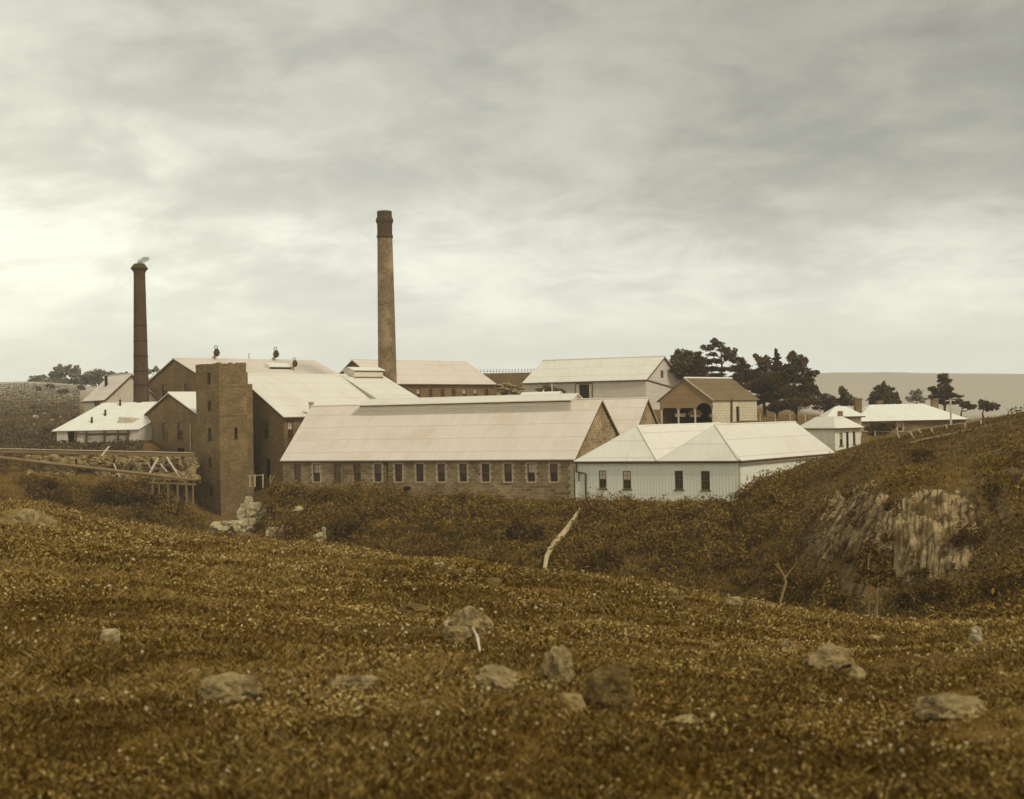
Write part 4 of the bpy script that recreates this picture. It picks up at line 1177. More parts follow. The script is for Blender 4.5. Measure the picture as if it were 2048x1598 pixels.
# --- long low house far right
def hip_house(name, label, cat, NL, NR, dp, dpt, z0, ze, zr, wm, rm, hip=1.0, holes=(), e=.4):
    ux = (NR - NL).normalized(); BL_ = NL + dp * dpt; BR_ = NR + dp * dpt; L = wl(NL, NR)
    root = thing(name, label, cat, (NL.x, NL.y, z0))
    a = MB()
    for p0, p1, h in ((NL, NR, holes), (NR, BR_, ()), (BR_, BL_, ()), (BL_, NL, ())):
        wall(a, p0, p1, [(0, z0 - 1), (wl(p0, p1), z0 - 1), (wl(p0, p1), ze), (0, ze)], h)
    a.build('wall', M[wm], root)
    c = [NL - (ux + dp) * e, NR + (ux - dp) * e, BR_ + (ux + dp) * e, BL_ + (dp - ux) * e]
    r0 = (NL + BL_) / 2 + ux * dpt / 2 * hip; r1 = (NR + BR_) / 2 - ux * dpt / 2 * hip
    a = MB(); zz = ze - .05
    slab(a, [P3(c[0], zz), P3(c[1], zz), P3(r1, zr), P3(r0, zr)], .08); slab(a, [P3(c[2], zz), P3(c[3], zz), P3(r0, zr), P3(r1, zr)], .08)
    slab(a, [P3(c[1], zz), P3(c[2], zz), P3(r1, zr)], .08); slab(a, [P3(c[3], zz), P3(c[0], zz), P3(r0, zr)], .08)
    ro = a.build('roof', M[rm], root)
    a = MB(); a.beam(P3(c[0], zz - .1), P3(c[1], zz - .1), .12, .14); a.build('gutter', M['gutter'], root)
    return root, ro, r0, r1
H_L = V2(at(1712, 850, 165)); Hx = ang(82)
H_R = H_L + Hx * along(H_L, Hx, 1930)
hz = lambda y, px=1800: zat(px, y, 168)
h_root, h_ro, hr0, hr1 = hip_house('long_cottage', 'long low dwelling with pale hipped roof and brick chimneys beyond the right hill', 'house', H_L, H_R, ang(-8), 8.5, -3.9, hz(840), hz(808), 'brick', 'roofw', 1.0,
    [px_hole(H_L, H_R, x, 9, 846, 862) for x in (1731, 1800)])
for x in (1731, 1800): window(h_root, H_L, H_R, px_hole(H_L, H_R, x, 9, 846, 862), 'pale', rng=rng, quoins=True)
for px, yt, wd_ in ((1727, 796, 1.0), (1757, 801, .7), (1866, 797, .9)):
    b = hr0 if px < 1800 else hr0
    tt = along(hr0, Hx, px); c = hr0 + Hx * tt
    if px == 1727: c = H_L + Hx * 1.2 + ang(-8) * 2.6
    a = MB(); zt = zat(px, yt, c.y)
    a.box(P3(c, -2.0), P3(Hx, 0) * wd_, P3(ang(-8), 0) * .7, (0, 0, zt + 2.0)); a.box(P3(c - Hx * .08 - ang(-8) * .08, zt - .28), P3(Hx, 0) * (wd_ + .16), P3(ang(-8), 0) * .86, (0, 0, .2))
    a.build('chimney', M['chim'] if px != 1727 else M['brick'], h_ro)
# white outbuilding beside it
K_L = V2(at(1657, 830, 150)); kx = ang(88); K_R = K_L + kx * along(K_L, kx, 1722)
k_root, k_ro, k0, k1 = hip_house('white_outbuilding', 'small white hipped outbuilding peeping over the office roof', 'outbuilding', K_L, K_R, ang(-2), 3.2, -3.0, zat(1690, 832, 150), zat(1690, 812, 150), 'whitewash', 'roofw', .9)
# telegraph pole
pb = at(1902, 842, 120)
a = MB(); a.tube([(pb.x, pb.y, -3), (pb.x, pb.y, zat(1902, 797, 120))], [.12, .09], 8); a.beam((pb.x - .5, pb.y, zat(1902, 801, 120)), (pb.x + .5, pb.y, zat(1902, 801, 120)), .1)
o = a.build('telegraph_pole', M['paletrim']); tag(o, 'pale telegraph pole with crossarm before the long low dwelling', 'pole')

# --- embankment wall with railing between warehouse and white shed
E_L = V2(at(930, 745, 232)); Ex = ang(88); E_R = E_L + Ex * along(E_L, Ex, 1120)
ez1 = zat(1000, 746, 232)
a = MB(); a.box(P3(E_L, 1), P3(Ex, 0) * wl(E_L, E_R), P3(ang(-2), 0) * 2.5, (0, 0, ez1 - 1)); o = a.build('embankment_wall', M['brick'])
tag(o, 'dark stone embankment wall seen between the warehouse and white shed', 'wall')
rt = thing('railing', 'row of thin railing posts along the top of the embankment wall', 'railing', (E_L.x, E_L.y, ez1))
n_ = 30
for k in range(n_ + 1):
    p = E_L + Ex * (wl(E_L, E_R) * k / n_) + ang(-2) * .3
    a = MB(); a.box(P3(p, ez1), (.07, 0, 0), (0, .07, 0), (0, 0, .78)); a.box(P3(p, ez1 + .68) + Vector((-.1, -.04, 0)), (.27, 0, 0), (0, .15, 0), (0, 0, .08)); a.build('post', M['trim'], rt)
a = MB(); a.beam(P3(E_L + ang(-2) * .3, ez1 + .35), P3(E_R + ang(-2) * .3, ez1 + .35), .05); a.build('rail', M['trim'], rt)

# ================================================================== rocks
def rock_mesh(mb, c, sx, sy, sz, seed, rot=0.0, sub=3, rough=.35):
    bm = bmesh.new(); bmesh.ops.create_icosphere(bm, subdivisions=sub, radius=1)
    ca, sa = math.cos(rot), math.sin(rot)
    off = Vector((seed * 7.3, seed * 3.1, seed * 1.7)); b = len(mb.v)
    bm.verts.index_update()
    for v in bm.verts:
        p = v.co.copy()
        # planes cut the stone into facets
        k = 1 + rough * (mnoise.noise(p * 1.2 + off) + .5 * mnoise.noise(p * 2.7 + off) + .25 * mnoise.noise(p * 6 + off))
        p *= k
        p.z = min(p.z, .95 + .3 * mnoise.noise(p * 1.5 + off)); p += Vector((mnoise.noise(p * 4 + off), mnoise.noise(p * 4 - off), 0)) * .12
        x, y = p.x * sx, p.y * sy
        mb.v.append(Vector((c[0] + x * ca - y * sa, c[1] + x * sa + y * ca, c[2] + p.z * sz)))
    for f in bm.faces: mb.f.append(tuple(b + v.index for v in f.verts))
    bm.free()
def rock(px, py, wpx, hpx, label, mat='rock', seed=1, group=None, D=None, cat='rock', sub=3):
    """py = base of the rock"""
    g = ghit(px, py) if D is None else at(px, py, D)
    k = g.y / FPX
    sx = wpx * k / 2; sz = hpx * k
    a = MB(); rock_mesh(a, (g.x, g.y + sx * .5, g.z + sz * .38), sx, sx * .75, sz * 1.0, seed, random.Random(seed).uniform(-.4, .4), sub)
    o = a.build('rock', M[mat], None, False)
    tag(o, label, cat, group)
    return o
GR = 'rocks lying in the foreground grass'
rocks = [
 (940, 1268, 80, 36, 'broad flat topped rock near the middle of the grass slope', 'rock'),
 (914, 1285, 50, 24, 'rounded stone just left below the broad flat rock', 'rock'),
 (897, 1254, 24, 9, 'small flat pale stone beside the broad flat rock', 'rockw'),
 (825, 1238, 62, 20, 'low curved rock left of the broad flat rock', 'rockg'),
 (1118, 1372, 64, 56, 'upright boulder with pale peaked top in the front grass', 'rock'),
 (1222, 1425, 100, 66, 'biggest dark mossy boulder in the front grass', 'rockg'),
 (1142, 1425, 60, 26, 'low rounded stone at the foot of the biggest mossy boulder', 'rock'),
 (992, 1385, 92, 34, 'wide pale tussocky rock left of the peaked boulder', 'rock'),
 (455, 1408, 112, 40, 'wide flat rock low on the left front slope', 'rock'),
 (705, 1384, 84, 22, 'thin slab rock between the wide flat rock and the wide pale one', 'rock'),
 (636, 1402, 56, 14, 'thin low slab just left of the thin slab rock', 'rockg'),
 (217, 1288, 38, 22, 'lone squarish stone on the left slope', 'rockw'),
 (1668, 1346, 108, 34, 'long ledge rock with dark undercut at the right', 'rock'),
 (1718, 1362, 34, 18, 'stone at the right foot of the long ledge rock', 'rock'),
 (1915, 1438, 120, 30, 'large sloping rock at the bottom right', 'rock'),
 (1578, 1300, 30, 14, 'small stone uphill left of the long ledge rock', 'rock'),
 (1470, 1216, 42, 16, 'pale flat stone on the crest in front of the dark scrub', 'rock'),
 (1345, 1194, 24, 11, 'knobbly stone on the crest left of the pale flat stone', 'rock'),
 (1350, 1210, 40, 12, 'low hump of rock just below the knobbly crest stone', 'rockg'),
 (876, 1138, 22, 10, 'pale round stone at the left of the crest stone row', 'rockw'),
 (913, 1158, 24, 16, 'rounded boulder with dark hollow beneath it', 'rockg'),
 (905, 1142, 14, 8, 'small pale stone right of the pale round stone', 'rockw'),
 (940, 1150, 24, 10, 'dull low stone at the right of the crest stone row', 'rock'),
 (985, 1175, 34, 12, 'low brown stone beside the hollowed boulder', 'rockg'),
 (985, 1107, 12, 8, 'tiny pale stone on the ravine rim', 'rockw'),
 (1510, 1350, 30, 9, 'thin stone in the grass left of the long ledge rock', 'rock'),
 (1375, 1452, 50, 13, 'low stone near the bottom right of the mossy boulder', 'rock'),
 (1955, 1290, 30, 26, 'bright white stone at the right edge below the cliffs', 'rockw'),
 (1750, 1285, 26, 10, 'small stone below the twin stemmed sapling', 'rock'),
 (850, 1420, 46, 12, 'small slab in the grass below the wide pale rock', 'rock'),
 (330, 1090, 30, 10, 'flat stone in the grass below the tower', 'rock'),
 (650, 1105, 30, 9, 'flat stone in grass right of the white rocks', 'rock'),
 (150, 1400, 42, 14, 'dim stone at the far left of the slope', 'rockg'),
 (1430, 1300, 26, 9, 'small stone in the open grass right of centre', 'rock'),
]
for i, r_ in enumerate(rocks):
    rock(r_[0], r_[1], r_[2], r_[3], r_[4], r_[5], seed=11 + i, group=GR, sub=4 if r_[2] > 60 else 3)
a = MB(); g = ghit(93, 1060); k = g.y / FPX
rock_mesh(a, (g.x - 1.0, g.y + 1, g.z - .2), 56 * k, 30 * k, 52 * k, 91, 0.1, 4, .5)
o = a.build('rock', M['rock']); tag(o, 'grey rock outcrop at the left edge of the slope', 'rock', GR)
# white crumbling rocks at the tower foot
GW = 'white rocks below the tower'
for i, (px, py, ww, hh_, D, lb) in enumerate([
 (493, 1035, 36, 46, 127, 'tall pale crumbly rock immediately right of the tower foot'),
 (452, 1063, 60, 26, 122, 'white rounded rock in front of the tower foot'),
 (492, 1062, 40, 30, 121, 'jagged white rock right of the rounded one at the tower foot'),
 (520, 1030, 44, 30, 124, 'brown bushy rock right of the tall pale rock'),
 (543, 1076, 30, 26, 112, 'small white broken rock on the left of the gully'),
 (563, 1074, 14, 30, 112, 'thin upright white stone beside the small broken rock'),
 (597, 1022, 20, 12, 112, 'small bright white stone on the dark bank'),
 (640, 1078, 26, 16, 105, 'low white stone with arch shape in the gully'),
 (648, 1062, 9, 10, 105, 'tiny white stone above the arch shaped stone')]):
    g = ghit(px, min(py, 1075)); DD = D
    a = MB(); c = at(px, py, DD); k = DD / FPX
    rock_mesh(a, (c.x, c.y, c.z + hh_ * k * .22), ww * k / 2.3, ww * k / 2.8, hh_ * k * .62, 40 + i, 0.3, 4, .7)
    o = a.build('rock', M['rockw']); tag(o, lb, 'rock', GW)
# rubble pile between warehouse and white shed
a = MB(); rr = random.Random(8)
for k in range(60):
    px = rr.uniform(992, 1048); py = rr.uniform(768, 800); c = at(px, py, 212 + rr.uniform(-2, 2) - (py - 768) * .1)
    rock_mesh(a, c, rr.uniform(.5, 1.1), .6, rr.uniform(.25, .45), k + 100, rr.uniform(0, 3), 2)
o = a.build('rubble_mound', M['rock']); tag(o, 'mound of rough stone blocks below the embankment wall', 'rubble')

# ---------------- basalt columns of the right hand cliffs
def columns(name, label, pts, lean, seed, colr=None):
    root_p = ghit(pts[0][0], pts[0][1])
    a = MB(); r_ = random.Random(seed)
    for (px, pyt, pyb, D) in pts:
        t_ = ghit(px + lean * (pyb - pyt) * .5, pyt); b_ = ghit(px - lean * (pyb - pyt) * .5, pyb)
        if t_.y > 90 or b_.y < 52: continue
        rad = r_.uniform(.10, .24); b_ = b_ + Vector((0, .1, -.1)); t_ = t_ + Vector((0, -.15, .05))
        n = 7; ps = []; rs = []
        for k in range(n):
            f = k / (n - 1); p = b_.lerp(t_, f) + Vector((r_.uniform(-.06, .06), r_.uniform(-.14, .14) - .35 * math.sin(f * 3.14), 0)); ps.append(p); rs.append(rad * r_.uniform(.8, 1.15) * (1 if k < n - 1 else .7))
        a.tube(ps, rs, 6)
    o = a.build('basalt_cliff', M['cliff']); tag(o, label, 'cliff')
def m_cliff():
    m, t, p = base('basalt')
    obj = t.add('ShaderNodeTexCoord').outputs['Object']
    n = t.noise(t.add('ShaderNodeMapping', {'Vector': obj, 'Scale': (1, 1, .45)}).outputs[0], 1.4, 6, .7)
    n2 = t.noise(obj, .5, 3, .6)
    col = t.mix(t.ramp(n, .35, .65), rgb(80, 60, 28), rgb(174, 150, 106))
    col = t.mix(t.ramp(n2, .55, .7, 0, .6), col, rgb(90, 66, 22, K))
    t.put(p.inputs['Base Color'], col); set_bump(t, p, n, .8, .15)
    return m
M['cliff'] = m_cliff()
rr = random.Random(21)
pts = []
for px in np.arange(1792, 1945, 2.6):
    f = (px - 1792) / 123
    pts.append((px + rr.uniform(-2, 2), 1012 - 22 * math.sin(f * 2.6) + rr.uniform(-6, 6), 1128 + rr.uniform(-14, 30) - 45 * max(0, f - .7), 64.5 - f * 3))
    for _ in range(2): pts.append((px + rr.uniform(-3, 3), 1060 + rr.uniform(-20, 20), 1150 + rr.uniform(-20, 15) - 50 * max(0, f - .7), 63.2 - f * 3))
columns('basalt_cliff', 'fluted basalt cliff of upright columns at the right below the hill', pts, -.02, 3)
pts = []
for px in np.arange(1645, 1776, 3.2):
    f = max(0, (px - 1662) / 110)
    yt = 1000 - 40 * f + rr.uniform(-8, 8) if f < .6 else 975 + 90 * (f - .6) + rr.uniform(-8, 8)
    for rep in range(3):
        pts.append((px + rr.uniform(-3, 3), yt + rep * 32 + rr.uniform(-8, 8), yt + rep * 32 + rr.uniform(36, 64), 69 - rep * 1.2 - f * 2))
columns('basalt_cliff', 'slanting basalt outcrop left of the fluted cliff, columns leaning right', pts, .55, 4)

# ================================================================== flumes and trestles on the left
def beam_thing(name, label, cat, pts, w, h, mat, group=None):
    a = MB()
    for p0, p1 in zip(pts, pts[1:]): a.beam(p0, p1, w, h)
    o = a.build(name, M[mat]); return tag(o, label, cat, group)
fl = thing('timber_flume', 'long level timber water channel crossing to the tower at left', 'flume', at(60, 905, 134))
F0 = at(-160, 901, 134); F1 = at(388, 913, 134)
a = MB()
a.beam(F0, F1, .9, .08); off = Vector((0, .45, .22)); a.beam(F0 + off, F1 + off, .06, .45); off = Vector((0, -.45, .22)); a.beam(F0 + off, F1 + off, .06, .45)
a.build('trough', M['shingwall'], fl)
a = MB(); a.beam(F0 + Vector((0, -.5, .46)), F1 + Vector((0, -.5, .46)), .14, .08); a.build('edge_board', M['paletrim'], fl)
for px in (10, 75, 150, 226, 300, 352):
    p = at(px, 912, 134.3); a = MB(); a.box(Vector((p.x, p.y, -9)), (.2, 0, 0), (0, .2, 0), (0, 0, p.z + 9 - .3)); a.build('post', M['trim'], fl)
G0 = at(-150, 898, 131); G1 = at(392, 960, 131)
a = MB(); a.tube([G0, G1], .2, 10); o = a.build('water_pipe', M['shingwall']); tag(o, 'sloping timber pipe running down to the tower below the flume', 'pipe')
tr = thing('trestle_walkway', 'narrow timber walkway on thin posts beside the tower foot', 'walkway', at(300, 962, 130))
a = MB(); a.beam(at(300, 965, 129.8), at(392, 969, 129.8), .8, .12); a.beam(at(318, 957, 129.2), at(392, 960, 129.2), .08); a.build('deck', M['shingwall'], tr)
for px, yb in ((305, 1030), (318, 1012), (336, 1005), (355, 1003), (373, 1005), (386, 1010)):
    a = MB(); a.beam(at(px, 964, 129.5), at(px + .5, yb, 129.5), .16); a.build('post', M['shingwall'], tr)
for i, (a0, a1, mt, lb) in enumerate([
 ((316, 916), (299, 946), 'paletrim', 'bright white leaning plank under the flume'),
 ((330, 914), (318, 950), 'shingwall', 'brown leaning prop beside the bright white plank'),
 ((333, 914), (358, 953), 'paletrim', 'pale diagonal prop sloping down right towards the tower'),
 ((344, 913), (366, 940), 'trim', 'dark diagonal brace next to the pale prop'),
 ((218, 893), (203, 912), 'paletrim', 'thin pale stick leaning on the flume before the lean-to'),
]):
    beam_thing('timber_prop', lb, 'timber', [at(*a0, 132.6), at(*a1, 131.8)], .34 if mt == 'paletrim' and i == 0 else .2, .12, mt, 'props under the flume')
# retaining wall / pale rock face under the flume
a = MB(); rr = random.Random(77)
for k in range(330):
    px = rr.uniform(50, 392); py = rr.uniform(916, 962)
    if 150 < px < 190 and py > 935: continue
    c = at(px, py, 136.6 - (py - 912) * .05); sz = rr.uniform(.2, .7)
    rock_mesh(a, (c.x, c.y + .2, c.z), sz, .5, sz * rr.uniform(.5, 1.2), k + 300, rr.uniform(0, 3), 2, .9)
o = a.build('rock_outcrop', M['rockf'] if 'rockf' in M else M['rock']); tag(o, 'rough pale rock face below the timber flume', 'rock face')
th_ = thing('timber_heap', 'litter of broken planks and beams lying under the flume by the tower', 'timber', at(330, 955, 132))
rr = random.Random(15)
for k in range(26):
    px = rr.uniform(205, 388); py = rr.uniform(922, 962); c = at(px, py, 131.6 + rr.uniform(-.4, .8)); L = rr.uniform(.5, 2.0); t0_ = rr.uniform(-1.2, 1.2)
    v = Vector((math.cos(t0_) * L, rr.uniform(-.5, .5), math.sin(t0_) * L)) * .5
    a = MB(); a.beam(c - v, c + v, rr.uniform(.07, .16), .06); a.build('plank', M[['chute', 'shingwall', 'trim', 'paletrim'][k % 4]], th_)
# low fence by mill door
fr = thing('yard_fence', 'little pale fence by the dark door at the foot of the stone mill', 'fence', at(520, 965, 128))
for px, y0, y1 in ((500, 950, 968), (510, 949, 968), (526, 948, 970), (541, 950, 968)):
    a = MB(); a.beam(at(px, y0, 127), at(px, y1 + 6, 127), .14); a.build('post', M['chute'], fr)
a = MB(); a.beam(at(495, 952, 127), at(526, 950, 127), .08); a.beam(at(549, 950, 127), at(541, 966, 127), .12); a.build('rail', M['chute'], fr)

# ---------------- pale timber chute lying down the far bank
a = MB()
ch_pts = [(1159, 1030), (1146, 1052), (1131, 1074), (1114, 1094), (1101, 1112), (1093, 1130), (1089, 1152)]
P = []
for i, (x, y) in enumerate(ch_pts):
    g = ghit(x, y); g = g if g.y > 75 else at(x, y, 86 - i * .3); P.append(g + Vector((0, -.6, .55)))
a.tube(P, [.12, .18, .24, .26, .24, .2, .14], 8)
o = a.build('fallen_log', M['chute'], None, True); tag(o, 'long pale bent trunk lying down the bank below the mills', 'log')
a = MB(); g = ghit(1161, 1024); rock_mesh(a, (g.x, g.y, g.z + .2), .4, .3, .3, 5, 0, 2); o = a.build('rock', M['rockw']); tag(o, 'small white stone at the top end of the pale trunk', 'rock')
g0, g1, g2 = ghit(946, 1281), ghit(955, 1296), ghit(960, 1312)
a = MB(); a.tube([g0 + Vector((0, 0, .12)), g1 + Vector((0, 0, .1)), g2 + Vector((0, 0, .04))], [.010, .016, .010], 6)
o = a.build('stick', M['paletrim']); tag(o, 'white curved stick in the grass under the broad flat rock', 'stick')

# ================================================================== vegetation
NR = np.random.RandomState(11)
def leaf_quads(C, size, tone, flat=0.0, rs=NR, aspect=.55):
    """one small quad per centre, random orientation"""
    n = len(C)
    a = rs.randn(n, 3); a[:, 2] *= (1 - flat); a /= np.linalg.norm(a, axis=1)[:, None] + 1e-6
    b = rs.randn(n, 3); b -= a * (a * b).sum(1)[:, None]; b /= np.linalg.norm(b, axis=1)[:, None] + 1e-6
    s = np.asarray(size).reshape(-1, 1) * rs.uniform(.6, 1.3, (n, 1))
    a = a * s; b = b * s * aspect
    V = np.stack([C - a, C - b * .9, C + a, C + b * .9], 1).reshape(-1, 3)
    return V, np.arange(n * 4), np.repeat(tone, 4)
def blob_points(c, r, n, rs=NR, shell=.55):
    u = rs.randn(n, 3); u /= np.linalg.norm(u, axis=1)[:, None]
    rad = shell + (1 - shell) * rs.rand(n, 1)
    rad = np.where(rs.rand(n, 1) < .35, rs.rand(n, 1) ** .5, rad)
    k = 1 + .28 * np.sin(u[:, :1] * 5 + c[0]) * np.cos(u[:, 2:] * 6 + c[1])
    return np.array(c) + u * rad * k * np.array(r)
def foliage(blobs, dens, size, mat, parent, name='crown', flat=0.0):
    Cs, Ss, Ts = [], [], []
    for c, r in blobs:
        area = 4 * (r[0] * r[1] + r[0] * r[2] + r[1] * r[2])
        n = int(max(20, area * dens))
        p = blob_points(c, r, n)
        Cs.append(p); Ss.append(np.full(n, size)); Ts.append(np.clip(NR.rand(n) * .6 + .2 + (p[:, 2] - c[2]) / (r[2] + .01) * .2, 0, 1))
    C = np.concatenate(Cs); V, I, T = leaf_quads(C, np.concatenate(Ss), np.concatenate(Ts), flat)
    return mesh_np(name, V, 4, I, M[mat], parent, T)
def tree_px(name, label, cat, base, D, clumps, mat='pine', dens=26, size=.22, trunk=.3, bark='bark', group=None, thick=1.0):
    if size == .22: dens *= 1.6; size = .17
    """clumps seen at (px,py) with radii in pixels, spread in depth; limbs reach each of them"""
    b = at(base[0], base[1], D); gzz = gz(b.x, b.y)
    b = Vector((b.x, b.y, gzz - .3))
    root = thing(name, label, cat, tuple(b), group)
    r_ = random.Random(int(base[0]))
    k = D / FPX
    blobs = []; lim = MB()
    top = min(c[1] for c in clumps)
    tp = at(base[0] + (base[2] if len(base) > 2 else 0), top + 8, D)
    tpts = [b, b.lerp(tp, .35) + Vector((r_.uniform(-.3, .3), 0, 0)), b.lerp(tp, .7) + Vector((r_.uniform(-.3, .3), 0, 0)), tp]
    lim.tube(tpts, [trunk, trunk * .75, trunk * .45, trunk * .15], 8)
    for (x, y, rx, ry) in clumps:
        dy = r_.uniform(-1, 1) * 2.2 * thick
        c = at(x, y, D + dy)
        r3 = (rx * k, max(rx * k * .8, .4) * thick, ry * k)
        blobs.append((tuple(c), r3))
        # break each clump up with satellite tufts
        for q in range(5):
            a_ = r_.uniform(0, 6.28); cc = Vector(c) + Vector((math.cos(a_) * r3[0] * .85, r_.uniform(-.6, .6) * r3[1], math.sin(a_) * r3[2] * .85))
            blobs.append((tuple(cc), (r3[0] * .38, r3[1] * .45, r3[2] * .42)))
        f = min(.95, max(.3, (c.z - b.z) / max(tp.z - b.z, .1) - .15))
        st = b.lerp(tp, f)
        lim.tube([st, st.lerp(Vector(c), .5) + Vector((0, 0, -.25)), Vector(c)], [trunk * .35, trunk * .22, trunk * .08], 6)
    lim.build('trunk', M[bark], root, True)
    foliage(blobs, dens, size, mat, root, flat=.2)
    return root
PG = 'dark pines behind the wagon shed'
tree_px('pine_tree', 'broad flat topped pine at the left, next to the long white shed', 'pine tree', (1382, 800, -4), 192,
    [(1361, 711, 17, 12), (1384, 714, 20, 11), (1352, 722, 12, 7), (1405, 722, 18, 10), (1378, 730, 26, 12), (1400, 740, 24, 10), (1365, 744, 22, 10), (1388, 752, 26, 10), (1350, 738, 10, 8)], group=PG)
tree_px('pine_tree', 'tallest windswept pine with open layered limbs and sky gaps', 'pine tree', (1446, 800, -4), 190,
    [(1430, 683, 9, 6), (1438, 690, 13, 6), (1413, 696, 13, 6), (1446, 700, 12, 5), (1424, 709, 12, 3.5), (1452, 712, 10, 3), (1428, 722, 16, 5), (1415, 738, 18, 6), (1440, 738, 14, 5), (1425, 752, 26, 6)], group=PG, dens=24)
tree_px('pine_tree', 'pine leaning right behind the wagon shed ridge', 'pine tree', (1482, 800, 4), 188,
    [(1456, 705, 10, 9), (1463, 716, 14, 8), (1470, 704, 5, 8), (1478, 722, 14, 6), (1475, 736, 22, 8), (1492, 732, 12, 4), (1500, 742, 14, 4), (1480, 752, 20, 9), (1505, 755, 20, 8), (1495, 768, 26, 10)], group=PG)
tree_px('pine_tree', 'pine with forked tufted top at the middle of the clump', 'pine tree', (1530, 812, 0), 186,
    [(1513, 714, 6, 7), (1520, 720, 9, 8), (1533, 716, 7, 5), (1530, 730, 16, 10), (1522, 748, 22, 12), (1540, 762, 28, 14), (1515, 775, 26, 12), (1545, 785, 32, 14), (1520, 798, 30, 10)], group=PG, dens=30)
tree_px('fir_tree', 'narrow spired conifer between the two widest pines', 'pine tree', (1553, 812, 0), 188,
    [(1552, 702, 2.5, 5), (1553, 710, 5, 4), (1553, 717, 8, 4), (1554, 725, 10, 5), (1555, 735, 14, 7), (1556, 748, 18, 9), (1560, 762, 22, 10)], group=PG, dens=34)
tree_px('pine_tree', 'massive rounded pine at the right end of the clump', 'pine tree', (1592, 815, 0), 184,
    [(1586, 710, 8, 7), (1582, 718, 9, 8), (1596, 718, 12, 9), (1607, 724, 9, 9), (1590, 734, 22, 10), (1612, 742, 10, 8), (1626, 746, 12, 7), (1605, 758, 20, 12), (1580, 756, 22, 14), (1618, 770, 14, 9), (1628, 782, 10, 9), (1600, 782, 28, 14), (1572, 785, 24, 14), (1612, 800, 24, 12), (1585, 808, 30, 14), (1560, 812, 26, 10)], group=PG, dens=32)
DG = 'trees round the long low dwelling'
tree_px('gum_tree', 'pale bushy tree touching the right side of the massive pine', 'tree', (1650, 826), 200, [(1640, 798, 16, 10), (1655, 795, 14, 8), (1662, 806, 14, 10), (1645, 812, 20, 10), (1660, 818, 16, 8)], 'gum', group=DG, dens=20)
tree_px('pine_tree', 'small dark tree with knobbed top left of the brick chimney', 'tree', (1690, 815), 190, [(1683, 779, 6, 6), (1687, 785, 9, 8), (1692, 795, 12, 8), (1706, 800, 8, 7), (1680, 803, 12, 6), (1695, 806, 16, 6)], 'gum', group=DG)
tree_px('pine_tree', 'dome shaped tree with spiky top behind the long low roof', 'tree', (1766, 815), 195, [(1767, 769, 5, 6), (1760, 778, 11, 8), (1775, 779, 12, 8), (1750, 789, 12, 8), (1768, 790, 20, 10), (1788, 792, 10, 8), (1745, 800, 12, 7), (1765, 803, 24, 9), (1792, 803, 10, 6)], 'gum', group=DG, dens=32)
tree_px('gum_tree', 'thin pale tree between the dome tree and the dark pine', 'tree', (1832, 815), 205, [(1828, 785, 8, 5), (1838, 784, 8, 5), (1820, 797, 9, 6), (1834, 796, 12, 7), (1845, 800, 8, 6)], 'farleaf', group=DG, dens=12)
tree_px('pine_tree', 'tall dark layered pine behind the right chimney of the dwelling', 'pine tree', (1888, 815), 190, [(1886, 753, 11, 6), (1890, 763, 13, 5), (1888, 776, 15, 8), (1865, 778, 11, 5), (1884, 790, 20, 8), (1905, 790, 12, 5), (1866, 795, 10, 7), (1918, 793, 8, 3), (1895, 802, 18, 6)], 'pine', group=DG, dens=34)
tree_px('shrub', 'low dark hedge shrub behind the right hip of the dwelling', 'shrub', (1925, 822), 185, [(1915, 803, 12, 5), (1930, 809, 12, 6), (1942, 814, 9, 5)], 'pine', group=DG)
tree_px('shrub', 'dark shrub cut by the right end of the skyline', 'shrub', (1968, 828), 180, [(1962, 806, 6, 7), (1972, 812, 12, 9), (1985, 812, 12, 8)], 'pine', group=DG)
tree_px('pine_tree', 'dark garden bush against the wall of the long dwelling', 'bush', (1764, 880), 158, [(1750, 858, 12, 10), (1768, 855, 16, 9), (1782, 850, 10, 7), (1760, 866, 18, 8)], 'bushd', group=DG, dens=30)
# far trees on the left skyline
FG = 'far trees on the left skyline'
ft = [(112, 'leftmost round far tree on the left skyline', [(104, 752, 5, 3), (112, 750, 8, 5), (120, 741, 8, 6), (126, 749, 10, 7), (113, 757, 12, 5)]),
      (142, 'second far tree with tall twin heads', [(138, 738, 5, 5), (140, 748, 7, 6), (155, 742, 5, 5), (153, 751, 7, 6)]),
      (172, 'low hummocky far tree right of the twin heads', [(168, 756, 8, 4), (180, 752, 8, 5), (176, 759, 12, 4)]),
      (198, 'domed far tree left of the pale shed roof', [(196, 746, 6, 4), (202, 752, 9, 5), (192, 755, 7, 5)]),
      (222, 'small far tree over the pale shed roof', [(218, 750, 6, 4), (228, 754, 8, 4)]),
      (246, 'last small far tree before the chimney', [(242, 753, 7, 3), (252, 752, 5, 3)]),
      (306, 'faint far bush right of the chimney', [(300, 745, 6, 3), (312, 742, 5, 4)]),
      (78, 'low far bush at the left edge of the skyline', [(72, 759, 9, 3), (84, 757, 8, 3)])]
for x, lb, cl_ in ft:
    cl_ = [(a_, b_ - 3, c_ * 1.25, d_ * 1.35) for a_, b_, c_, d_ in cl_] + [(x + q, 762 + (q % 5), 9, 6) for q in (-14, -5, 5, 14)]
    tree_px('gum_tree', lb, 'tree', (x, 770), 420, cl_, 'farleaf', dens=4, size=.55, trunk=.3, group=FG)
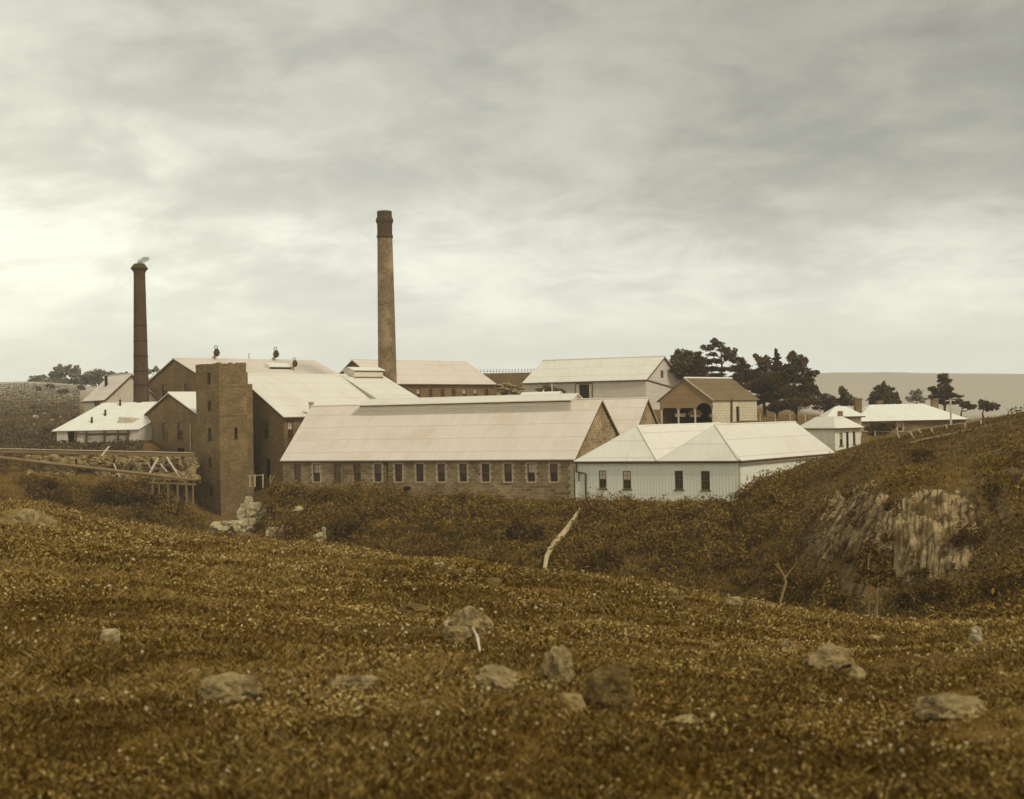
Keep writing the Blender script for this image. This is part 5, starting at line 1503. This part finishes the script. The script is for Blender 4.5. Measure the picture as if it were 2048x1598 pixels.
# sapling with two pale stems at right
tree_px('sapling', 'young tree with two straight pale stems in the right gully', 'young tree', (1738, 1250), 41,
    [(1742, 1095, 16, 12), (1735, 1112, 22, 14), (1760, 1120, 20, 14), (1728, 1135, 24, 14), (1752, 1140, 28, 16), (1775, 1145, 14, 14), (1735, 1158, 26, 12), (1770, 1165, 22, 12)], 'bushd', dens=150, size=.06, trunk=.05, bark='barkp', thick=.28)
a = MB(); g = ghit(1751, 1250); t_ = at(1753, 1150, 41)
b_ = at(1751, 1256, 41); a.tube([b_, b_.lerp(t_, .5) + Vector((.03, 0, 0)), t_], [.06, .05, .03], 8)
sap = [o for o in bpy.data.objects if o.name.startswith('sapling')][0]
a.build('second_stem', M['barkp'], sap)
# bare forked tree on the bank
a = MB()
q = lambda x, y: at(x, y, 62)
a.tube([q(1560, 1205), q(1572, 1165), q(1568, 1152), q(1560, 1138), q(1556, 1122)], [.07, .07, .06, .04, .02], 6)
a.tube([q(1570, 1156), q(1580, 1143), q(1592, 1128)], [.05, .03, .01], 6); a.tube([q(1562, 1142), q(1552, 1132)], [.03, .01], 6)
o = a.build('bare_tree', M['barkp']); tag(o, 'bare pale forked branch standing in the right bank scrub', 'dead tree')

# bushes one can tell apart on the far bank
def bush(px, py, rx, ry, label, mat='bushd', D=None, group='bushes along the far bank', dens=None):
    g = ghit(px, py) if D is None else at(px, py, D)
    k = g.y / FPX
    root = thing('bush', label, 'bush', (g.x, g.y, g.z), group)
    r_ = random.Random(int(px * 7 + py))
    blobs = [((g.x, g.y, g.z + ry * k * .7), (rx * k * .8, rx * k * .7, ry * k * .8))]
    for q in range(9):
        a_ = r_.uniform(0, 3.14); f = r_.uniform(.5, .95)
        blobs.append(((g.x + math.cos(a_) * rx * k * f, g.y + r_.uniform(-.5, .5) * rx * k, g.z + ry * k * (.5 + math.sin(a_) * .75 * f)), (rx * k * .34, rx * k * .3, ry * k * .36)))
    kk = 115 / g.y
    foliage(blobs, (dens or 26) * kk * kk * .8, .14 / kk, mat, root, 'foliage')
    a = MB(); a.tube([(g.x, g.y, g.z - .4), (g.x, g.y, g.z + ry * k * .8)], [.08, .03], 6); a.build('stem', M['bark'], root)
BU = [(1518, 1008, 34, 26, 'rounded bush against the side wall of the white iron building', 'bushd'),
 (1582, 985, 24, 22, 'bush below the far eave of the white iron building', 'bushd'),
 (590, 1010, 34, 24, 'dark bush under the leftmost windows of the long stone mill', 'bushd'),
 (655, 1020, 40, 32, 'large dark bush hiding the foot of the long stone mill', 'bushd'),
 (700, 1030, 30, 30, 'dark bush below the dark hatch of the long stone mill', 'bushd'),
 (560, 1000, 22, 18, 'small bush at the corner between tower and long mill', 'bushd'),
 (700, 1085, 40, 40, 'shadowy bush in the gully left of centre', 'bushd'),
 (620, 1050, 26, 24, 'bush above the white gully stones', 'scrub'),
 (1840, 925, 28, 22, 'bush on the shoulder of the right hill', 'bushd'),
 (1700, 1000, 16, 10, 'low tuft bush over the slanting basalt outcrop', 'bushd'),
 (1940, 1110, 30, 44, 'tall dark bush right of the fluted cliff', 'bushd'),
 (1880, 1210, 50, 40, 'dark bush at the foot of the fluted cliff', 'bushd'),
 (1800, 1225, 30, 30, 'bush between the sapling and the cliff foot bush', 'bushd'),
 (1640, 1200, 46, 38, 'dark bush in the gully left of the sapling', 'bushd'),
 (1560, 1190, 36, 30, 'bush around the bare forked branch', 'scrub'),
 (1688, 1228, 34, 30, 'low bush at the sapling foot', 'bushd'),
 (1490, 1180, 40, 28, 'spreading bush in the right gully', 'scrub'),
 (1205, 1150, 40, 40, 'dark bush right of the pale trunk', 'bushd'),
 (1050, 1090, 40, 40, 'dark bush left of the pale trunk', 'bushd'),
 (230, 1025, 50, 44, 'wide dark bush under the flume left of the tower', 'bushd'),
 (285, 1028, 34, 36, 'dark bush immediately left of the walkway posts', 'bushd'),
 (95, 1005, 46, 32, 'dark bush at the left edge under the flume', 'bushd'),
 (340, 1040, 30, 22, 'scrubby bush under the walkway', 'scrub'),
 (1781, 1030, 13, 16, 'dark shrub filling the cleft between the two cliffs', 'bushd'),
 (1776, 1100, 15, 18, 'shrub lower down the cleft between the two cliffs', 'bushd'),
 (1845, 1165, 26, 16, 'ragged bush at the base of the fluted cliff, left half', 'bushd'),
 (1700, 1130, 24, 14, 'scrubby bush below the slanting outcrop', 'scrub'),
 (1765, 1080, 14, 10, 'tuft bush between the two cliffs', 'bushd'),
 (1712, 1040, 16, 8, 'dark tuft bush on the ledge of the slanting outcrop', 'bushd'),
]
for b_ in BU: bush(*b_)

# --- scrub covering the ravine sides (uncountable)
def scatter(name, label, n, px_rng, d_rng, size, mat, cover, lift=.3, aspect=.5, seed=1, flat=0.0, power=1.0):
    rs = np.random.RandomState(seed)
    u = rs.uniform(px_rng[0], px_rng[1], n); u = (u - 1024) / FPX
    d = d_rng[0] * (d_rng[1] / d_rng[0]) ** (rs.rand(n) ** power)
    X = u * d; Y = d
    keep = cover(X, Y, rs)
    X, Y = X[keep], Y[keep]
    Z = height(X, Y)
    clump = np.clip(fbm(X * .35 + 9, Y * .35, 3) * 2.2 + .45, 0, 1.3)
    h = clump * lift * rs.rand(len(X)) ** .6
    C = np.stack([X, Y, Z + h + .03], 1)
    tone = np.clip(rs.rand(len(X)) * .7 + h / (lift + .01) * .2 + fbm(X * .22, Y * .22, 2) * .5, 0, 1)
    V, I, T = leaf_quads(C, size * (0.6 + .7 * rs.rand(len(X))), tone, flat, rs, aspect)
    o = mesh_np(name, V, 4, I, M[mat], None, T)
    tag(o, label, None, None, 'stuff')
def free(X, Y):
    """keep plants off the mill platforms"""
    px = 1024 + FPX * X / Y
    lim = np.interp(px, [-400, 60, 390, 400, 560, 850, 1150, 1480, 1560, 1663, 1750, 2100, 3000], [133, 133, 133, 130, 124, 115.5, 109.5, 104, 104, 108, 125, 125, 125])
    return Y < lim
def cov_bank(X, Y, rs):
    px = 1024 + FPX * X / Y
    crest = np.interp(px, [60, 300, 560, 850, 1150, 1450, 1663, 1900], [70, 66, 62, 58, 52, 46, 41, 37])
    cliff = (px > 1650) & (px < 1945) & (Y > 61) & (Y < 71.5) & (np.abs(px - 1779 - (Y - 66) * 3) > 12) & (rs.rand(len(X)) < .9)
    return (Y > crest) & free(X, Y) & ~cliff
def scrub():
    rs = np.random.RandomState(4)
    def mounds(n, pr, dr, r0, r1, acc):
        u = (rs.uniform(*pr, n) - 1024) / FPX; d = rs.uniform(*dr, n) ; X = u * d; Y = d
        k = cov_bank(X, Y, rs) & acc(X, Y, rs); X, Y = X[k], Y[k]
        Z = height(X, Y); R0 = rs.uniform(r0, r1, len(X))
        return X, Y, Z, R0
    hill = lambda X, Y: (1024 + FPX * X / Y > 1600) & (Y > 74)
    dens = lambda X, Y, r: (rs.rand(len(X)) < np.clip(.5 + fbm(X * .12, Y * .12, 3) * 3, .1, 1)) & ~(hill(X, Y) & (rs.rand(len(X)) < .9))
    Cs, Ts, Ss = [], [], []
    for (n, pr, dr, r0, r1, per) in ((3200, (-250, 2250), (40, 132), .5, 1.5, 140), (1500, (540, 1480), (84, 122), .5, 1.3, 150), (300, (1480, 1660), (60, 104), .6, 1.6, 150), (420, (553, 790), (111, 124), .9, 1.9, 120), (420, (780, 1160), (104, 115), .6, 1.25, 150), (160, (1485, 1650), (94, 108), .9, 1.7, 130), (500, (40, 400), (118, 133), .6, 1.5, 130)):
        X, Y, Z, R0 = mounds(n, pr, dr, r0, r1, dens)
        base_t = rs.rand(len(X))
        for x, y, z, r, bt in zip(X, Y, Z, R0, base_t):
            m = int(per * r * 1.3)
            p = blob_points((x, y, z + r * .25), (r, r, r * (.55 + .5 * bt)), m, rs)
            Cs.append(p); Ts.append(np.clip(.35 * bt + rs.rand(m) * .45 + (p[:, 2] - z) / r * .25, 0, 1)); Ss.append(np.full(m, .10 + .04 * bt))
    # low cover in between
    n = 130000
    u = (rs.uniform(-250, 2250, n) - 1024) / FPX; d = 40 * (132 / 40) ** (rs.rand(n) ** .62); X = u * d; Y = d
    k = cov_bank(X, Y, rs) & ~(hill(X, Y) & (rs.rand(n) < .75)); X, Y = X[k], Y[k]
    Cs.append(np.stack([X, Y, height(X, Y) + .03 + .25 * rs.rand(len(X))], 1)); Ts.append(rs.rand(len(X)) * .8); Ss.append(np.full(len(X), .11))
    C = np.concatenate(Cs); V, I, T = leaf_quads(C, np.concatenate(Ss), np.concatenate(Ts), 0, rs)
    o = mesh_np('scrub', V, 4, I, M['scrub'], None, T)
    tag(o, 'dense dark scrub covering the ravine banks', None, None, 'stuff')
scrub()
scatter('rank_grass', 'rank tall grass on the far bank below the mills', 130000, (350, 2250), (74, 126), .17, 'grass', cov_bank, .35, .16, seed=5, power=.7)
scatter('tussock_grass', 'dull tussock grass over the left paddock and yards', 90000, (-400, 285), (135, 400), .3, 'tuss', lambda X, Y, rs: (Y > 136) & ((1024 + FPX * X / Y < 160) | (Y < 151.5)) & (rs.rand(len(X)) < .9), .5, .3, seed=6)

# --- near grass: tufts of blades
def grass():
    rs = np.random.RandomState(2)
    n = 350000
    u = rs.uniform(-380, 2430, n); u = (u - 1024) / FPX
    d = 3.2 * (66 / 3.2) ** (rs.rand(n) ** .85)
    X = u * (d + 4.5); Y = d
    px = 1024 + FPX * u
    patch = fbm(X * .5 + 3, Y * .5, 3) * .7 + fbm(X * 1.7 + 13, Y * 1.7, 3) * .9 + fbm(X * .12, Y * .12 + 7, 2) * .6
    k = rs.rand(n) < np.clip(.62 + patch * 2.2, .04, 1)
    X, Y, d = X[k], Y[k], d[k]
    nb = 5
    X = np.repeat(X, nb); Y = np.repeat(Y, nb); dd_ = np.repeat(d, nb)
    spread = .035 + .004 * dd_
    X = X + rs.randn(len(X)) * spread; Y = Y + rs.randn(len(X)) * spread
    Z = height(X, Y)
    hgt = (.016 + .0013 * dd_) * rs.uniform(.5, 1.6, len(X)) * (1 + 1.2 * np.clip(np.repeat(patch[k], nb) * 2, -.3, 1))
    wd_ = (.0024 + .00042 * dd_) * rs.uniform(.6, 1.5, len(X))
    a = rs.uniform(0, 6.283, len(X)); ln = rs.uniform(.1, 1.8, len(X)) * hgt; la_ = rs.uniform(0, 6.283, len(X))
    bx, by = np.cos(a) * wd_, np.sin(a) * wd_
    tx, ty = X + np.cos(la_) * ln, Y + np.sin(la_) * ln
    V = np.stack([np.stack([X - bx, Y - by, Z - .01], 1), np.stack([X + bx, Y + by, Z - .01], 1),
                  np.stack([(X + tx) / 2 + bx * .8, (Y + ty) / 2 + by * .8, Z + hgt * .65], 1), np.stack([tx, ty, Z + hgt], 1)], 1).reshape(-1, 3)
    tt = np.repeat(np.clip(rs.rand(len(d)) ** 1.4 * .85 + patch[k] * 1.25 + .08, 0, 1), nb) + rs.uniform(-.15, .2, len(X))
    o = mesh_np('grass', V, 4, np.arange(len(V)), M['grass'], None, np.repeat(np.clip(tt, 0, 1), 4))
    tag(o, 'short tufted grass covering the near slope', None, None, 'stuff')
    # seed heads and small pale flowers
    # broad leaved weeds and dry tussocks
    n = 55000
    u = (rs.uniform(-380, 2430, n) - 1024) / FPX; d = 3.2 * (64 / 3.2) ** (rs.rand(n) ** .85)
    X = u * (d + 4.5); Y = d
    k = rs.rand(n) < np.clip(.1 + fbm(X * .9 + 31, Y * .9, 4) * 3.2, 0, 1); X, Y, d = X[k], Y[k], d[k]
    m = 9; X = np.repeat(X, m) + rs.randn(len(X) * m) * np.repeat(.02 + .006 * d, m); Y = np.repeat(Y, m) + rs.randn(len(Y) * m) * np.repeat(.02 + .006 * d, m); d = np.repeat(d, m)
    C = np.stack([X, Y, height(X, Y) + (.02 + .003 * d) * rs.rand(len(X)) * 1.6], 1)
    V, I, T = leaf_quads(C, .006 + .0012 * d, np.clip(rs.rand(len(X)) * .6 + np.repeat(rs.rand(len(X) // m), m) * .5, 0, 1), .35, rs, .5)
    o = mesh_np('weeds', V, 4, I, M['weed'], None, T)
    tag(o, 'pale broad leaved weeds mixed through the grass', None, None, 'stuff')
    n = 38000
    u = (rs.uniform(-380, 2430, n) - 1024) / FPX; d = 3.2 * (60 / 3.2) ** (rs.rand(n) ** .8)
    X = u * (d + 4.5); Y = d
    k = rs.rand(n) < np.clip(.35 + fbm(X * .7, Y * .7, 3) * 2.5, 0, 1); X, Y, d = X[k], Y[k], d[k]
    Z = height(X, Y) + .05 + .002 * d
    V, I, T = leaf_quads(np.stack([X, Y, Z], 1), (.003 + .0007 * d) * (.4 + rs.rand(len(X)) ** 3 * 1.8), rs.rand(len(X)), .3, rs, .8)
    o = mesh_np('wild_flowers', V, 4, I, M['flower'], None, T)
    tag(o, 'pale flower heads and dry seed tufts dotted through the grass', None, None, 'stuff')
grass()

# --- fence posts on the right hill
hf = thing('paddock_fence', 'leaning post and wire fence over the right hill', 'fence', ghit(1800, 880))
prev = None
for k, (px, pyb, hpx, lean) in enumerate([(1750, 884, 22, 0), (1802, 880, 16, -8), (1830, 876, 13, -10), (1848, 870, 13, -12), (1868, 866, 10, -6), (1895, 862, 12, -3), (1930, 858, 12, 0), (1962, 852, 12, 0)]):
    g = ghit(px, pyb); a = MB(); t_ = at(px + lean, pyb - hpx, g.y); a.beam(g - Vector((0, 0, .2)), t_, .09); a.build('post', M['paletrim'], hf)
    if prev:
        a = MB(); a.tube([prev, t_], .015, 4); a.build('wire', M['paletrim'], hf)
    prev = t_
# picket fence right of wagon shed
pf = thing('picket_fence', 'low picket fence under the pines right of the wagon shed', 'fence', at(1520, 845, 152))
for k, px in enumerate(np.arange(1520, 1642, 5)):
    c = at(px, 840, 153 - (px - 1520) * .02); a = MB(); a.box(Vector((c.x, c.y, -2.2)), (.09, 0, 0), (0, .05, 0), (0, 0, c.z + 2.2 + .8)); a.build('picket', M['paletrim'] if k % 6 == 0 else M['shingwall'], pf)
a = MB(); a.beam(at(1518, 834, 153.2), at(1642, 832, 150.8), .06, .1); a.build('rail', M['shingwall'], pf)

# pale rocks and shrubs on the left paddock
rr = random.Random(31)
for k, (px, py, wd_) in enumerate([(70, 838, 12), (88, 830, 7), (104, 842, 6), (118, 800, 8), (128, 795, 6), (142, 793, 5), (76, 803, 6), (98, 801, 7), (140, 771, 8), (156, 768, 9), (66, 852, 7), (120, 836, 5)]):
    rock(px, py, wd_, wd_ * .45, ['white boulder on the left paddock, %s' % w for w in ('largest, by the left edge', 'just right of the largest', 'third from the largest, nearer the lean-to', 'flat one below the far trees', 'small one beside the flat one', 'last of the small row below the far trees', 'small one under the low far bush', 'one under the leftmost round far tree', 'pale one under the twin headed far tree', 'pale one left of the shed roof', 'lowest by the left edge', 'tiny one above the lean-to eave')][k], 'rockw', 200 + k, 'white boulders on the left paddock')
for px, py, wd_, lb in ((100, 778, 15, 'dark shrub halfway down the left paddock slope'), (160, 782, 16, 'dark shrub just left of the pale shed'), (92, 868, 20, 'dark scrub bush left of the lean-to'), (150, 842, 12, 'dark shrub between paddock and lean-to roof'), (74, 782, 13, 'dark shrub high at the left edge of the paddock'), (128, 790, 18, 'round dark shrub on the left paddock below the far trees'), (66, 818, 8, 'little dark shrub at the left edge of the paddock')):
    bush(px, py, wd_ * .6, wd_ * .5, lb, 'gum', group='shrubs on the left paddock', dens=12)
# worn track over the right hill
tp_ = [ghit(x, y) for x, y in ((1822, 889), (1850, 880), (1885, 873), (1925, 864), (1975, 853), (2040, 842))]
a = MB()
for p0, p1 in zip(tp_, tp_[1:]):
    n_ = 8
    for k in range(n_):
        q0 = p0.lerp(p1, k / n_); q1 = p0.lerp(p1, (k + 1) / n_)
        q0.z = gz(q0.x, q0.y) + .06; q1.z = gz(q1.x, q1.y) + .06
        a.face([q0 + Vector((0, -.5, .0)), q1 + Vector((0, -.5, 0)), q1 + Vector((0, .5, .05)), q0 + Vector((0, .5, .05))])
o = a.build('path', M['rock']); tag(o, None, None, None, 'structure')

# ------------------------------------------------------------------ haze
hz_ = MB(); hz_.box((-2200, -30, -25), (4400, 0, 0), (0, 1700, 0), (0, 0, 120))
mh = bpy.data.materials.new('haze'); mh.use_nodes = True
t = NT(mh.node_tree); t.n.clear(); out = t.add('ShaderNodeOutputMaterial')
v = t.add('ShaderNodeVolumePrincipled', {'Color': (0.93, 0.90, 0.82, 1), 'Density': 0.00042, 'Anisotropy': 0.0})
t.l.new(v.outputs[0], out.inputs['Volume'])
o = hz_.build('haze', mh); tag(o, 'thin pale haze over the valley', None, None, 'stuff')
SC.cycles.volume_bounces = 0
